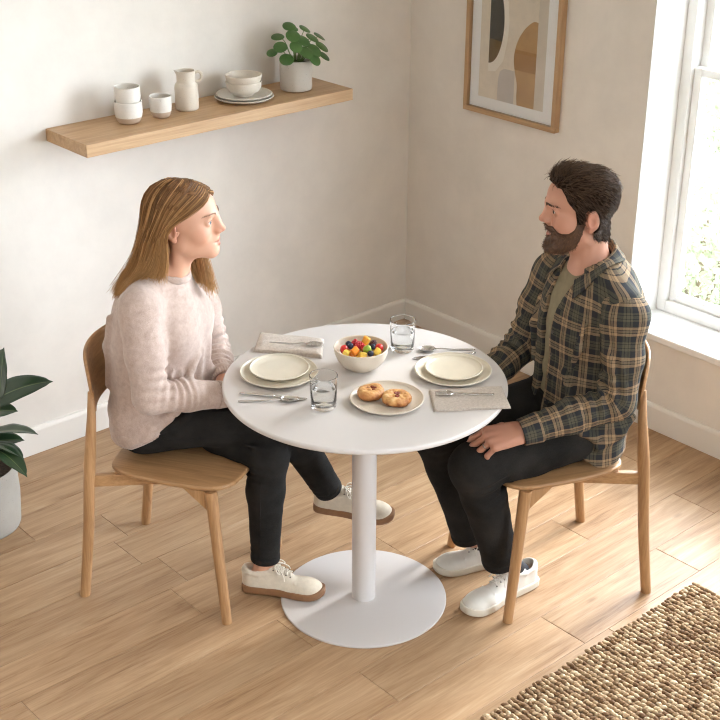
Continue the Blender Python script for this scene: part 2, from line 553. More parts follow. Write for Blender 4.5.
# white lining of the opening
bm = bmesh.new()
for (a, b, c, d) in ((WY0, WY0 - .004, WZ0, WZ1), (WY1 + .004, WY1, WZ0, WZ1), (WY0, WY1, WZ1 - .004, WZ1)):
    bm_box(bm, (.1305, (a + b) / 2 - cy, (c + d) / 2 - cz), (.259, abs(a - b), d - c))
from_bm('reveal', bm, M_REVEAL, w)
wbox('window_sill', WY0 + .0, WY1, WZ0 - .012, WZ0 + .016, -.026, .19, M_WHITE, .006)
wframe('window_frame', WY0 - .004, WY1 + .004, WZ0 + .016, WZ1 - .004, .042, .046, .05, .178, .255, M_WHITE)
zm = 1.308
ls = wframe('lower_sash', WY0 - .046, WY1 + .046, WZ0 + .062, zm + .016, .034, .03, .03, .196, .228, M_WHITE)
us = wframe('upper_sash', WY0 - .046, WY1 + .046, zm - .012, WZ1 - .054, .034, .03, .036, .23, .25, M_WHITE)
wbox('pane', WY0 - .076, WY1 + .076, WZ0 + .088, zm - .01, .209, .213, M_GLASSPANE, 0, ls)
wbox('pane', WY0 - .076, WY1 + .076, zm + .012, WZ1 - .086, .238, .242, M_GLASSPANE, 0, us)

# ------------------------------------------------------------------- garden seen through the window
M_LAWN = mat('lawn_grass', (.20, .25, .12, 1), .9, .25, 3)
o = box('lawn', (6.3, -3, -.62), (12, 16, .1), M_LAWN, bev=0); tag(o, 'sunlit garden lawn beyond the window', 'lawn', kind='structure')
M_LEAFOUT = bpy.data.materials.new('sunlit_leaves'); t = NT(M_LEAFOUT)
t.base(t.ramp(t.noise(t.coords(), 2.2, 2), [(.3, (.33, .36, .25, 1)), (.7, (.56, .58, .46, 1))])); t.set(Roughness=.5)
tl = t.n.new('ShaderNodeBsdfTranslucent'); tl.inputs[0].default_value = (.54, .57, .44, 1)
mx = t.n.new('ShaderNodeMixShader'); mx.inputs[0].default_value = .5
t.link(t.bsdf.outputs[0], mx.inputs[1]); t.link(tl.outputs[0], mx.inputs[2]); t.link(mx.outputs[0], t.out.inputs[0])
M_BARK = mat('garden_bark', (.30, .24, .18, 1), .9, .3, 30)

def shrub(name, label, x, y, z0, rad, hgt, n, leaf, seed):
    r = np.random.default_rng(seed)
    root = thing(name, label, 'shrub', (x, y, z0), 0, 'garden shrubs outside the window')
    # stems
    st = []
    for i in range(7):
        a = r.uniform(0, 6.28); q = r.uniform(.2, .7)
        st.append(sweep_vf(catmull([(0, 0, 0), (.15 * q * math.cos(a), .15 * q * math.sin(a), hgt * .3), (rad * q * math.cos(a), rad * q * math.sin(a), hgt * .75)], 5), np.linspace(.025, .008, 11), 6))
    V, F = merge(st); mesh('stem', V, F, M_BARK, root)
    # leaves: small folded lens shapes in clusters
    nc = n // 14
    cc = r.normal(size=(nc, 3)); cc /= np.linalg.norm(cc, axis=1)[:, None]; cc *= (r.uniform(.25, 1, nc) ** .4)[:, None]
    cc = cc * (rad, rad, hgt * .46) + (0, 0, hgt * .54)
    c = np.repeat(cc, 14, 0) + r.normal(size=(nc * 14, 3)) * .06
    d = r.normal(size=c.shape); d[:, 2] -= .2; d /= np.linalg.norm(d, axis=1)[:, None]
    s = np.cross(d, r.normal(size=c.shape)); s /= np.linalg.norm(s, axis=1)[:, None]
    u = np.cross(d, s); L = leaf * r.uniform(.7, 1.3, len(c))[:, None]
    V = np.stack([c, c + d * L * .45 + s * L * .26 + u * L * .06, c + d * L, c + d * L * .45 - s * L * .26 + u * L * .06, c + d * L * .45 - u * L * .03], 1).reshape(-1, 3)
    b = np.arange(len(c))[:, None] * 5
    F = np.concatenate([b + np.array(q) for q in ((0, 1, 4), (1, 2, 4), (2, 3, 4), (3, 0, 4))])
    o = mesh('foliage', V, F.astype(np.int32), M_LEAFOUT, root, False); o['kind'] = 'stuff'
shrub('garden_shrub', 'pale leafy shrub close outside the lower window pane', 1.35, -.62, -.57, .55, 1.15, 9000, .048, 3)
shrub('garden_shrub', 'tall pale bush seen through the upper window pane', 3.3, -.1, -.57, .8, 1.7, 8000, .055, 5)
# =================================================================== PICTURE
OAK_D, OAK_L = (.36, .205, .095, 1), (.56, .365, .19, 1)
M_OAK_Y = wood_mat('oak_frame', (.34, .20, .10, 1), (.50, .32, .17, 1), 1)
M_OAK_Z = wood_mat('oak_frame_upright', (.34, .20, .10, 1), (.50, .32, .17, 1), 2)
pc = thing('picture_frame', 'oak-framed abstract print hanging beside the window', 'picture', (0, -.577, 1.03))
PW, PH, PT = .478, .66, .028
def ybar(name, ya, yb, za, zb, m):
    return box(name, (-PT / 2 - .001, (ya + yb) / 2, (za + zb) / 2), (PT, abs(yb - ya), zb - za), m, pc, .0015)
for nm, a, b, c, d, m in (('frame_rail', -PW / 2, PW / 2, 0, .02, M_OAK_Y), ('frame_rail', -PW / 2, PW / 2, PH - .02, PH, M_OAK_Y), ('frame_stile', -PW / 2, -PW / 2 + .02, .02, PH - .02, M_OAK_Z), ('frame_stile', PW / 2 - .02, PW / 2, .02, PH - .02, M_OAK_Z)):
    ybar(nm, a, b, c, d, m)
M_MAT = mat('mat_board', (.90, .89, .87, 1), .85)
box('mat_board', (-.008, 0, PH / 2), (.010, PW - .042, PH - .042), M_MAT, pc, 0)
cream = mat('print_cream', srgb(226, 214, 196), .85, .05, 30); char = mat('print_charcoal', srgb(70, 66, 58), .85, .18, 24)
tan = mat('print_ochre', srgb(186, 150, 106), .85, .12, 12); grey = mat('print_grey', srgb(199, 190, 181), .85, .05, 20)
strip = mat('print_pale_strip', srgb(214, 203, 188), .85, .05, 20); arch = mat('print_white', srgb(238, 230, 216), .85); brown = mat('print_brown', srgb(112, 90, 60), .85, .12, 20)
ay0, ay1, az0, az1 = -.405, -.740, 1.095, 1.612
V, F, MI = [], [], []
def poly(pts, layer, mi):
    b = len(V)
    for (y, z) in pts: V.append((-.0135 - .00012 * layer, y + .577, z - 1.03))
    F.append(tuple(range(b, b + len(pts)))); MI.append(mi)
poly([(ay0, az0), (ay1, az0), (ay1, az1), (ay0, az1)], 0, 0)
poly([(-.694, az0), (ay1, az0), (ay1, az1), (-.694, az1)], 1, 1)
poly([(-.452, 1.20), (-.49, 1.205), (-.527, 1.25), (-.545, 1.33), (-.55, 1.40), (-.542, 1.47), (-.52, 1.54), (-.49, 1.585), (-.452, 1.60)], 1, 2)
half = [(-.452, 1.232)] + [(-.452 - .073 * math.sin(math.radians(a)), 1.392 - .16 * math.cos(math.radians(a))) for a in range(4, 180, 8)] + [(-.452, 1.552)]
poly(half, 2, 3)
low = [(-.452, 1.232)] + [(-.452 - .073 * math.sin(math.radians(a)), 1.392 - .16 * math.cos(math.radians(a))) for a in range(4, 66, 6)] + [(-.452, 1.327)]
poly(low, 3, 5)
poly([(-.504, az0), (-.59, az0), (-.59, 1.222), (-.535, 1.222), (-.515, 1.21), (-.506, 1.18)], 2, 4)
vase = catmull([(-.694, 1.42), (-.668, 1.418), (-.628, 1.385), (-.596, 1.335), (-.582, 1.275), (-.590, 1.22), (-.603, 1.175), (-.604, 1.13), (-.608, az0)], 6)
poly([(-.694, az0)] + [(-.694, 1.42)] + [tuple(v) for v in vase[1:]], 3, 6)
band = [tuple(v) for v in vase if 1.225 < v[1] < 1.315]
poly([(-.694, band[-1][1]), (-.694, band[0][1])] + band, 4, 7)
o = mesh('print', V, F, None, pc, False)
for m in (cream, strip, arch, char, grey, brown, tan, mat('print_deep_ochre', srgb(168, 128, 82), .85, .12, 14)): o.data.materials.append(m)
for p, i in zip(o.data.polygons, MI): p.material_index = i
M_PGLASS = bpy.data.materials.new('picture_glass'); pane_mat(M_PGLASS)
box('glass_pane', (-.0185, 0, PH / 2), (.002, PW - .041, PH - .041), M_PGLASS, pc, 0)

# =================================================================== SHELF
M_SHELF = wood_mat('oak_shelf', (.40, .235, .115, 1), (.56, .365, .20, 1), 0, .8)
SX0, SX1, SZ, SD = -1.690, -.545, 1.180, .262
o = box('floating_shelf', ((SX0 + SX1) / 2, -SD / 2 - .0005, SZ - .0215), (SX1 - SX0, SD, .043), M_SHELF, None, .0015)
tag(o, 'long oak floating shelf fixed to the left wall', 'shelf')

def glaze(name, c, rough=.35, speck=True):
    m = bpy.data.materials.new(name); t = NT(m)
    co = t.coords(); n = t.noise(co, 9, 4, .6)
    lo = tuple(x * .93 for x in c[:3]) + (1,); hi = tuple(min(1, x * 1.05) for x in c[:3]) + (1,)
    b = t.ramp(n, [(.3, lo), (.7, hi)])
    if speck:
        v = t.noise(co, 260, 2, .5)
        b = t.mix(t.math('MULTIPLY', t.math('SUBTRACT', v, .66, clamp=True), 6, clamp=True), b, tuple(x * .45 for x in c[:3]) + (1,))
    t.base(b); t.set(Roughness=rough); t.bump(t.noise(co, 30, 3), .05, .003)
    return m
def two_tone(name, c, clay, z):
    m = glaze(name, c, .4); t = NT(m)
    src = t.bsdf.inputs['Base Color'].links[0].from_socket
    sp = t.n.new('ShaderNodeSeparateXYZ'); t.link(t.coords(), sp.inputs[0])
    w = t.noise(t.coords(), 20, 2)
    f = t.math('GREATER_THAN', t.math('ADD', sp.outputs[2], t.math('MULTIPLY', w, .003)), z + .0015)
    t.base(t.mix(f, clay, src)); return m
WHITEG = (.74, .70, .645, 1); CLAY = (.50, .385, .29, 1); CREAM = (.70, .625, .52, 1)
M_CUP = two_tone('white_glaze_on_clay', WHITEG, CLAY, .022)
M_JUG = glaze('cream_stoneware', (.66, .585, .49, 1), .5)
M_BOWLS = glaze('pale_stoneware', (.68, .615, .53, 1), .42)
M_PLATES = glaze('white_stoneware', (.70, .655, .585, 1), .35)

def cup_prof(r, h, t=.0035):
    return ([(0, 0), (r * .62, 0), (r * .74, .002), (r * .86, .010), (r * .95, .022), (r, .036), (r * 1.0, h - .003)] + arc(r - t / 2, h - .001, t / 2, 0, 180, 5) + [(r - t, h - .006), (r - t, .036), (r * .88 - t, .014), (r * .5, .006), (0, .006)])
def cup(loc, r, h, label, m, tilt=(0, 0)):
    o = lathe('cup', cup_prof(r, h), m, None, 40); o.location = loc; o.rotation_euler = (tilt[0], tilt[1], 0)
    return tag(o, label, 'cup', 'handleless cups on the shelf')
E0 = .0006
cup((-1.434, -.118, SZ + E0), .0475, .074, 'white handleless cup with clay base, lower of the two stacked on the shelf', M_CUP)
M_CUP2 = glaze('white_glaze', WHITEG, .4)
cup((-1.434, -.118, SZ + .0555), .0440, .069, 'white handleless cup nested on top of another at the shelf end', M_CUP2, (0, 0))
cup((-1.312, -.130, SZ + E0), .0385, .074, 'small white cup with clay base standing between stacked cups and jug', M_CUP)

jg = thing('jug', 'cream stoneware jug with a loop handle on the shelf', 'jug', (-1.185, -.105, SZ + E0))
lathe('body', [(0, 0), (.036, 0), (.040, .003), (.0415, .010), (.0415, .078), (.0395, .088), (.034, .095), (.0325, .100), (.0325, .120), (.034, .136)] + arc(.0325, .1365, .0015, 0, 180, 4) + [(.030, .120), (.030, .098), (.036, .088), (.038, .078), (.038, .008), (0, .006)], M_JUG, jg)
hp = catmull([(.031, 0, .128), (.043, 0, .133), (.054, 0, .126), (.055, 0, .110), (.045, 0, .100), (.031, 0, .099)], 6)
h = sweep('handle', hp, .0042, M_JUG, jg, 10, .0055); jg.rotation_euler = (0, 0, math.radians(-38))
# small pouring lip
V, F = sweep_vf([(-.029, 0, .128), (-.0345, 0, .134), (-.040, 0, .1385)], [.012, .0085, .0015], 12, True, [.006, .0035, .001]); mesh('spout', V, F, M_JUG, jg)

def plate_prof(r, h=.016, t=.005):
    return [(0, 0), (r * .66, 0), (r * .74, .0015), (r * .9, h * .42), (r - .0015, h - .002)] + arc(r - .0022, h - .001, .0022, 0, 180, 5) + [(r - .0065, h - .003), (r * .88, t + .0035), (r * .76, t + .0003), (r * .7, t), (0, t)]
def plate(loc, r, h, label, m, group, n=72):
    o = lathe('plate', plate_prof(r, h), m, None, n); o.location = loc
    return tag(o, label, 'plate', group)
px, py = -.948, -.124
plate((px, py, SZ + E0),   .108, .014, 'white plate at the bottom of the shelf stack under two bowls', M_PLATES, 'stacked plates on the shelf')
plate((px, py, SZ + .0095), .102, .014, 'white plate second in the shelf stack directly beneath the bowls', M_PLATES, 'stacked plates on the shelf')
def bowl_prof(r, h, foot):
    return [(0, 0), (foot, 0), (foot + .002, .003), (foot * 1.05, .006), (r * .84, h * .32), (r * .96, h * .62), (r, h - .003)] + arc(r - .002, h - .002, .002, 0, 180, 5) + [(r - .0048, h - .006), (r * .93 - .004, h * .62), (r * .8 - .004, h * .36), (foot * .9, .0095), (0, .009)]
for z, lab in ((SZ + .0158, 'pale stoneware bowl, lower of the two stacked on the shelf plates'), (SZ + .0400, 'pale stoneware bowl nested on top of the shelf stack')):
    o = lathe('bowl', bowl_prof(.0660, .052, .033), M_BOWLS, None, 56); o.location = (px, py, z); tag(o, lab, 'bowl', 'stacked bowls on the shelf')

# round-leaved plant
pp = thing('potted_plant', 'small round-leaved green plant in a speckled pot on the shelf', 'plant', (-.712, -.132, SZ + E0))
pp.scale = (1.25, 1.25, 1.25)
M_POT = glaze('speckled_pot', (.56, .515, .455, 1), .75)
lathe('pot', [(0, 0), (.040, 0), (.046, .002), (.0478, .008), (.0485, .086), (.048, .089), (.046, .0905), (.0442, .089), (.044, .078), (.044, .02), (0, .018)], M_POT, pp, 48)
M_SOIL = mat('potting_soil', (.06, .042, .03, 1), .95, .5, 120, .8, 160, .006)
lathe('soil', [(0, .074), (.0438, .073), (.0438, .077), (.03, .0795), (.012, .081), (0, .0815)], M_SOIL, pp, 32)
M_PLEAF = bpy.data.materials.new('round_leaf_green'); t = NT(M_PLEAF)
t.base(t.ramp(t.noise(t.coords(), 14, 3), [(.3, (.035, .095, .022, 1)), (.7, (.085, .175, .045, 1))])); t.set(Roughness=.32)
M_PSTEM = mat('leaf_stem', (.15, .22, .07, 1), .5)
def round_leaf_vf(c, d, n, r):
    """cupped disc: attachment near centre, d = pointing direction, n = face normal"""
    c = np.array(c, float); d = np.array(d, float); n = np.array(n, float)
    d -= n * (d @ n); d /= np.linalg.norm(d); s = np.cross(n, d)
    V = []; F = []; N = 18
    rings = (0, .35, .7, .93, 1.0)
    for side in (1, -1):
        for q in rings:
            for i in range(N if q else 1):
                a = 2 * PI * i / N
                x, y = q * math.cos(a), q * math.sin(a) * .93
                z = -.16 * (x * x + y * y) + .05 * abs(y) * q + (.012 if q < 1 else 0) * side * 1.0
                V.append(c + r * (x * d + y * s + z * n))
    half = 1 + N * 4
    for side in (0, 1):
        o = side * half
        for i in range(N):
            j = (i + 1) % N
            f = (o, o + 1 + i, o + 1 + j); F.append(f if side == 0 else f[::-1])
            for k in range(3):
                f = (o + 1 + k * N + i, o + 1 + (k + 1) * N + i, o + 1 + (k + 1) * N + j, o + 1 + k * N + j); F.append(f if side == 0 else f[::-1])
    for i in range(N):
        j = (i + 1) % N
        F.append((1 + 3 * N + i, half + 1 + 3 * N + i, half + 1 + 3 * N + j, 1 + 3 * N + j))
    return np.array(V), F
# leaf positions relative to the pot axis: along wall (x), out from wall (y), height above shelf
LV = [(-.032, -.03, .168, .024), (-.072, -.02, .140, .022), (-.070, -.045, .108, .023), (-.042, -.055, .142, .021), (.004, -.03, .150, .024), (-.008, -.06, .122, .024),
      (.030, -.055, .122, .024), (.050, -.02, .150, .022), (.066, -.045, .126, .023), (.086, -.01, .148, .021), (.046, .01, .172, .020), (-.022, .0, .19, .021), (.012, .025, .176, .018),
      (-.088, .0, .122, .017), (.070, -.05, .098, .02), (.016, -.07, .100, .022), (-.05, .02, .16, .02), (.03, -.01, .135, .022)]
r = random.Random(11)
for (x, y, z, q) in LV:
    h_ = math.hypot(x, y) + 1e-6; d = np.array([x / h_, y / h_, -.35]); n = np.array([x * 5, y * 5 - .42, .85 + r.uniform(-.2, .2)]); n /= np.linalg.norm(n)
    V, F = round_leaf_vf((x, y, z), d, n, q); lf = mesh('leaf', V, F, M_PLEAF, pp)
    b = np.array([x * .16, y * .16, .078]); e = np.array([x, y, z]) - n * q * .02
    V, F = sweep_vf(catmull([b, b * .5 + e * .5 + np.array([0, 0, .022]), e], 5), np.linspace(.0016, .0010, 11), 6); mesh('stalk', V, F, M_PSTEM, lf)
# =================================================================== TABLE
TX, TY, TZ = -1.5564, -1.4675, .740
M_TABLE = mat('white_lacquer', (.61, .572, .55, 1), .42)
tb = thing('dining_table', 'round white pedestal dining table between the two seated people', 'table', (TX, TY, 0))
R_ = .4018
lathe('tabletop', [(0, .723), (R_ - .018, .723)] + arc(R_ - .008, .731, .008, -90, 0, 6) + arc(R_ - .006, .734, .006, 0, 90, 6) + [(0, .740)], M_TABLE, tb, 160)
lathe('column', [(0, .0085), (.036, .0085), (.036, .7229), (0, .7229)], M_TABLE, tb, 64)
lathe('base', [(0, .0003), (.247, .0003)] + arc(.2495, .0028, .0025, -90, 0, 3) + arc(.2495, .0058, .0025, 0, 90, 3) + [(0, .0083)], M_TABLE, tb, 128)

# =================================================================== CHAIRS
def oak(name, axis, s=1.0): return wood_mat(name, (.29, .148, .062, 1), (.475, .27, .125, 1), axis, s, .42)
M_CX, M_CY, M_CZ = oak('oak_side_grain', 0), oak('oak_seat', 1), oak('oak_leg', 2)

def make_chair(loc, rz, label):
    t = thing('dining_chair', label, 'chair', (loc[0], loc[1], 0), rz, 'oak dining chairs')
    # seat: rounded plywood, wider at the front, gently dished edge
    half = [(.0, .262), (.07, .262), (.13, .257), (.168, .245), (.196, .219), (.209, .18), (.2135, .12), (.213, .04), (.207, -.03), (.198, -.08), (.180, -.117), (.150, -.136), (.09, -.143), (.0, -.145)]
    pts = catmull(half, 5)
    pts = [tuple(p) for p in pts] + [(-p[0], p[1]) for p in pts[-2:0:-1]]
    slab('seat', pts, .438, .453, M_CY, t, .006, 3)
    # backrest: bent panel, rounded corners, curving round the sitter
    ow, oh = .405, .255
    bp = []
    half = [(0, .792), (.09, .7915), (.145, .789), (.172, .781), (.188, .763), (.194, .735), (.1935, .70), (.189, .662), (.181, .635), (.166, .618), (.13, .612), (.06, .609), (0, .608)]
    cp = catmull(half, 5)
    out = [tuple(p) for p in cp] + [(-p[0], p[1]) for p in cp[-2:0:-1]]
    def warp(v):
        x, z, d = v.x, v.y, v.z
        y = -.222 + 1.75 * x * x + d
        return Vector((x, y - (z - .61) * .10, z))
    slab('backrest', out, 0, .012, M_CX, t, .005, 3, warp)
    for s in (1, -1):
        # rear leg runs from the floor to the backrest
        P = [(s * .2145, -.232, 0), (s * .2100, -.203, .22), (s * .2045, -.180, .46), (s * .1945, -.167, .60), (s * .183, -.1665, .690)]
        sweep('leg', catmull(P, 5), np.concatenate([np.linspace(.0155, .0178, 11), np.linspace(.0175, .0088, 10)]), M_CZ, t, 20)
        P = [(s * .2155, .236, 0), (s * .207, .216, .22), (s * .1985, .197, .437)]
        sweep('leg', catmull(P, 6), np.linspace(.0152, .0182, 13), M_CZ, t, 20)
        # side rail under the seat with the corner wedge
        bm = bmesh.new()
        a, b = np.array([s * .201, -.178, .408]), np.array([s * .105, .10, .418])
        yaw = math.atan2(b[1] - a[1], b[0] - a[0])
        bm_box(bm, tuple((a + b) / 2), (np.linalg.norm(b - a), .020, .038), .003, 2, Matrix.Rotation(yaw, 3, 'Z') @ Matrix.Rotation(-math.asin((b[2] - a[2]) / np.linalg.norm(b - a)), 3, 'Y'))
        from_bm('side_rail', bm, M_CY, t)
        V = [];
        for dx in (-.009, .009):
            V += [(s * .1985 + dx, .182, .437), (s * .1985 + dx, .115, .437), (s * .2005 + dx, .190, .375)]
        mesh('corner_wedge', V, [(0, 1, 2), (5, 4, 3), (0, 3, 4, 1), (1, 4, 5, 2), (2, 5, 3, 0)], M_CZ, t, False)
    box('front_rail', (0, .172, .418), (.385, .020, .034), M_CX, t, .003)
    box('rear_rail', (0, -.105, .417), (.36, .020, .036), M_CX, t, .003)
    return t
def rot_for(F): return math.atan2(-F[0], F[1])
FW = np.array([.52, -.855]); FW /= np.linalg.norm(FW)
FM = np.array([-.925, .38]); FM /= np.linalg.norm(FM)
OW, OM = (-1.884, -.9815), (-1.014, -1.731)
ch = make_chair(OW, rot_for(FW), 'oak dining chair the woman sits on, its back to the shelf wall corner')
ch2 = copy_tree(ch); ch2.location = (OM[0], OM[1], 0); ch2.rotation_euler = (0, 0, rot_for(FM))
ch2['label'] = 'oak dining chair the bearded man in plaid sits on'
ch['label'] = 'oak dining chair the woman in the pale sweater sits on'

# =================================================================== RUG
RX1, RY1, RX0, RY0 = -.737, -2.095, -2.9, -3.6
M_JUTE = bpy.data.materials.new('jute_weave'); t = NT(M_JUTE)
at = t.add('ShaderNodeAttribute', attribute_name='tone')
n = t.noise(t.coords('Object', (260, 260, 260)), 1, 3, .7)
t.base(t.mix(t.math('MULTIPLY', n, .42), t.ramp(at.outputs['Fac'], [(0, (.175, .095, .045, 1)), (.30, (.33, .21, .11, 1)), (.65, (.49, .35, .205, 1)), (1, (.67, .525, .345, 1))]), (.16, .085, .04, 1)))
t.set(Roughness=.9); t.bump(n, .5, .003)
def build_rug():
    """braided cords side by side along y: each cord a row of plump slanted knots"""
    r = np.random.default_rng(21)
    nu, nv = 8, 5
    # unit knot: a slanted ellipsoid
    uu = np.linspace(0, 2 * PI, nu, endpoint=False); vv = np.linspace(-PI / 2, PI / 2, nv)
    UV = np.array([[math.cos(v) * math.cos(u), math.cos(v) * math.sin(u), math.sin(v)] for v in vv for u in uu])
    Fq = np.array([[i * nu + j, i * nu + (j + 1) % nu, (i + 1) * nu + (j + 1) % nu, (i + 1) * nu + j] for i in range(nv - 1) for j in range(nu)])
    p, kl = .0175, .0140
    rows = int((RX1 - RX0 - .02) / p); cols = int(((RY1 - .008) + 2.75) / kl)       # the part of the rug that reaches into view, and some beyond
    I, J = np.meshgrid(np.arange(rows), np.arange(cols), indexing='ij'); I = I.ravel(); J = J.ravel()
    cx = RX1 - .010 - I * p + r.normal(0, .0012, len(I)); cy = RY1 - .006 - J * kl + (I % 2) * kl * .5 + r.normal(0, .0014, len(I))
    cy = np.minimum(cy, RY1 - .004 + r.normal(0, .0035, len(I)) * (J < 1))
    sx = r.uniform(.0058, .0080, len(I)); sy = r.uniform(.0090, .0138, len(I)); sz = r.uniform(.0046, .0075, len(I))
    a = np.where(I % 2, .62, -.62) * .65 + .35 + r.normal(0, .22, len(I))
    X = UV[None, :, 0] * sx[:, None]; Y = UV[None, :, 1] * sy[:, None]; Z = UV[None, :, 2] * sz[:, None]
    Xr = X * np.cos(a)[:, None] - Y * np.sin(a)[:, None]; Yr = X * np.sin(a)[:, None] + Y * np.cos(a)[:, None]
    V = np.stack([cx[:, None] + Xr, cy[:, None] + Yr, .0090 + Z + r.normal(0, .0008, len(I))[:, None]], -1).reshape(-1, 3)
    V[:, 2] = np.maximum(V[:, 2], .0015)
    F = (Fq[None] + (np.arange(len(I)) * len(UV))[:, None, None]).reshape(-1, 4)
    tone = np.clip(r.normal(.55, .30, len(I)), 0, 1); tone = np.where(r.random(len(I)) < .16, r.uniform(0, .2, len(I)), tone)
    T_ = np.repeat(tone, len(UV))
    # backing sheet
    b = len(V)
    V = np.concatenate([V, [[RX0, RY0, .0004], [RX1 - .004, RY0, .0004], [RX1 - .004, RY1 - .004, .0004], [RX0, RY1 - .004, .0004], [RX0, RY0, .0075], [RX1 - .004, RY0, .0075], [RX1 - .004, RY1 - .004, .0075], [RX0, RY1 - .004, .0075]]])
    F = np.concatenate([F, np.array([[b + 3, b + 2, b + 1, b], [b + 4, b + 5, b + 6, b + 7]] + [[b + i, b + (i + 1) % 4, b + 4 + (i + 1) % 4, b + 4 + i] for i in range(4)])])
    T_ = np.concatenate([T_, np.full(8, .0)])
    o = mesh('jute_rug', V, F, M_JUTE, None, True, {'tone': ('FLOAT', T_)})
    tag(o, 'chunky woven natural jute rug lying on the oak floor', 'rug')
build_rug()

# =================================================================== RUBBER PLANT
M_FPOT = glaze('floor_pot_stone', (.36, .335, .295, 1), .8)
fp = thing('potted_rubber_plant', 'rubber plant with large dark leaves in a stone pot on the floor', 'plant', (-2.240, -.325, .0005))
lathe('pot', [(0, 0), (.118, 0), (.126, .003), (.130, .012), (.1375, .12), (.1345, .212), (.1335, .222), (.131, .226), (.1275, .224), (.1255, .210), (.1225, .18), (0, .175)], M_FPOT, fp, 64)
lathe('soil', [(0, .185), (.1220, .184), (.1223, .190), (.06, .197), (0, .2)], M_SOIL, fp, 40)
M_RLEAF = bpy.data.materials.new('rubber_leaf'); t = NT(M_RLEAF)
at = t.add('ShaderNodeAttribute', attribute_name='across')
n = t.noise(t.coords(), 10, 3)
g = t.ramp(n, [(.3, (.012, .032, .014, 1)), (.7, (.030, .066, .026, 1))])
mid = t.math('SUBTRACT', 1, t.math('MULTIPLY', t.math('ABSOLUTE', at.outputs['Fac']), 16), clamp=True)
t.base(t.mix(t.math('MULTIPLY', mid, .8), g, (.17, .23, .09, 1))); t.set(Roughness=.3, Coat_Weight=.15)
wv = t.n.new('ShaderNodeTexWave'); wv.inputs['Scale'].default_value = 30; wv.inputs['Distortion'].default_value = 1.5
t.bump(wv.outputs[0], .06, .002)
M_RSTEM = mat('rubber_stem', (.13, .10, .055, 1), .7, .3, 40)
stem = catmull([(0, 0, .19), (.008, -.01, .34), (-.004, .0, .50), (.004, .004, .66), (0, 0, .80)], 6)
mesh('stem', *sweep_vf(stem, np.linspace(.011, .006, len(stem)), 12), M_RSTEM, fp)
def big_leaf(base, tip, width, droop, roll, name='leaf'):
    """long oval leaf from stem point base to tip, gently folded on the midrib, bowed by droop"""
    base = np.array(base, float); tip = np.array(tip, float); ax = tip - base; L = np.linalg.norm(ax); ax /= L
    up = np.array([0, 0, 1.0]); side = np.cross(ax, up); side /= np.linalg.norm(side); nrm = np.cross(side, ax)
    c, s_ = math.cos(roll), math.sin(roll); side, nrm = side * c + nrm * s_, nrm * c - side * s_
    NL, NW = 22, 9; V = []; A = []
    for lay in (.0006, -.0006):
        for i in range(NL + 1):
            q = i / NL
            w = width * (math.sin(PI * min(1, q * 1.0) ** .86) ** .72 if 0 < q < 1 else 0) * (1 - .12 * q)
            if q > .93: w *= (1 - q) / .07 * .75 + .1
            o = base + ax * L * q + np.array([0, 0, droop * 4 * q * (1 - q)]) * L
            for j in range(NW):
                k = -1 + 2 * j / (NW - 1)
                wob = .02 * math.sin(q * 21 + 2 * k) * abs(k)
                V.append(o + side * w * k + nrm * (abs(k) * w * .20 + wob * width + lay)); A.append(k)
    h = (NL + 1) * NW; F = []
    for i in range(NL):
        for j in range(NW - 1):
            a = i * NW + j; F.append((a, a + 1, a + NW + 1, a + NW)); F.append((h + a + NW, h + a + NW + 1, h + a + 1, h + a))
        a = i * NW; F.append((h + a, a, a + NW, h + a + NW)); a = i * NW + NW - 1; F.append((a, h + a, h + a + NW, a + NW))
    lf = mesh(name, V, F, M_RLEAF, fp, True, {'across': ('FLOAT', A)})
    st = base - ax * .045 - np.array([0, 0, .03])
    mesh('stalk', *sweep_vf(catmull([st, base - ax * .01, base + ax * .02], 5), .0032, 8), M_RSTEM, lf)
    # rib on the under side
    return lf
for args in (((.040, -.170, .530), (.062, -.196, .700), .052, -.01, -.9), ((.03, -.05, .445), (.190, -.240, .560), .045, .07, -.75), ((.02, -.06, .425), (.10, -.16, .455), .040, .06, -.3),
             ((.03, -.05, .345), (.150, -.180, .362), .040, .10, .1), ((.02, -.06, .325), (.120, -.140, .335), .038, .05, -.2), ((.02, -.09, .335), (.075, -.215, .315), .040, .10, .25),
             ((.01, -.09, .330), (.050, -.275, .285), .046, .13, .1), ((-.02, .03, .55), (-.11, .12, .68), .048, .02, .3), ((-.05, -.03, .47), (-.21, -.07, .57), .048, .06, 0), ((.02, .05, .50), (.03, .2, .60), .045, .06, 0),
             ((-.04, .04, .37), (-.16, .16, .43), .046, .08, 0), ((-.03, -.05, .62), (-.10, -.17, .74), .045, .0, .2), ((.02, .02, .70), (.05, .10, .86), .04, 0, 0)):
    big_leaf(*args)
# =================================================================== TABLEWARE
M_CREAMP = glaze('cream_plate_glaze', (.66, .60, .49, 1), .32, False)
M_SANDP = glaze('sand_plate_glaze', (.60, .53, .44, 1), .4)
M_CREAMB = glaze('cream_bowl_glaze', (.66, .575, .465, 1), .4)
ZT = TZ + .0006
plate((-1.718, -1.281, ZT), .111, .015, 'large cream plate before the woman, under a smaller plate', M_CREAMP, 'place setting plates')
plate((-1.708, -1.271, ZT + .0062), .086, .013, 'small cream plate on the larger plate before the woman', M_CREAMP, 'place setting plates')
plate((-1.338, -1.599, ZT), .110, .015, 'large cream plate before the man, under a smaller plate', M_CREAMP, 'place setting plates')
plate((-1.333, -1.597, ZT + .0062), .083, .013, 'small cream plate on the larger plate before the man', M_CREAMP, 'place setting plates')
PX, PY = -1.600, -1.606
plate((PX, PY, ZT), .102, .015, 'sand coloured plate holding two baked pastries', M_SANDP, 'place setting plates')

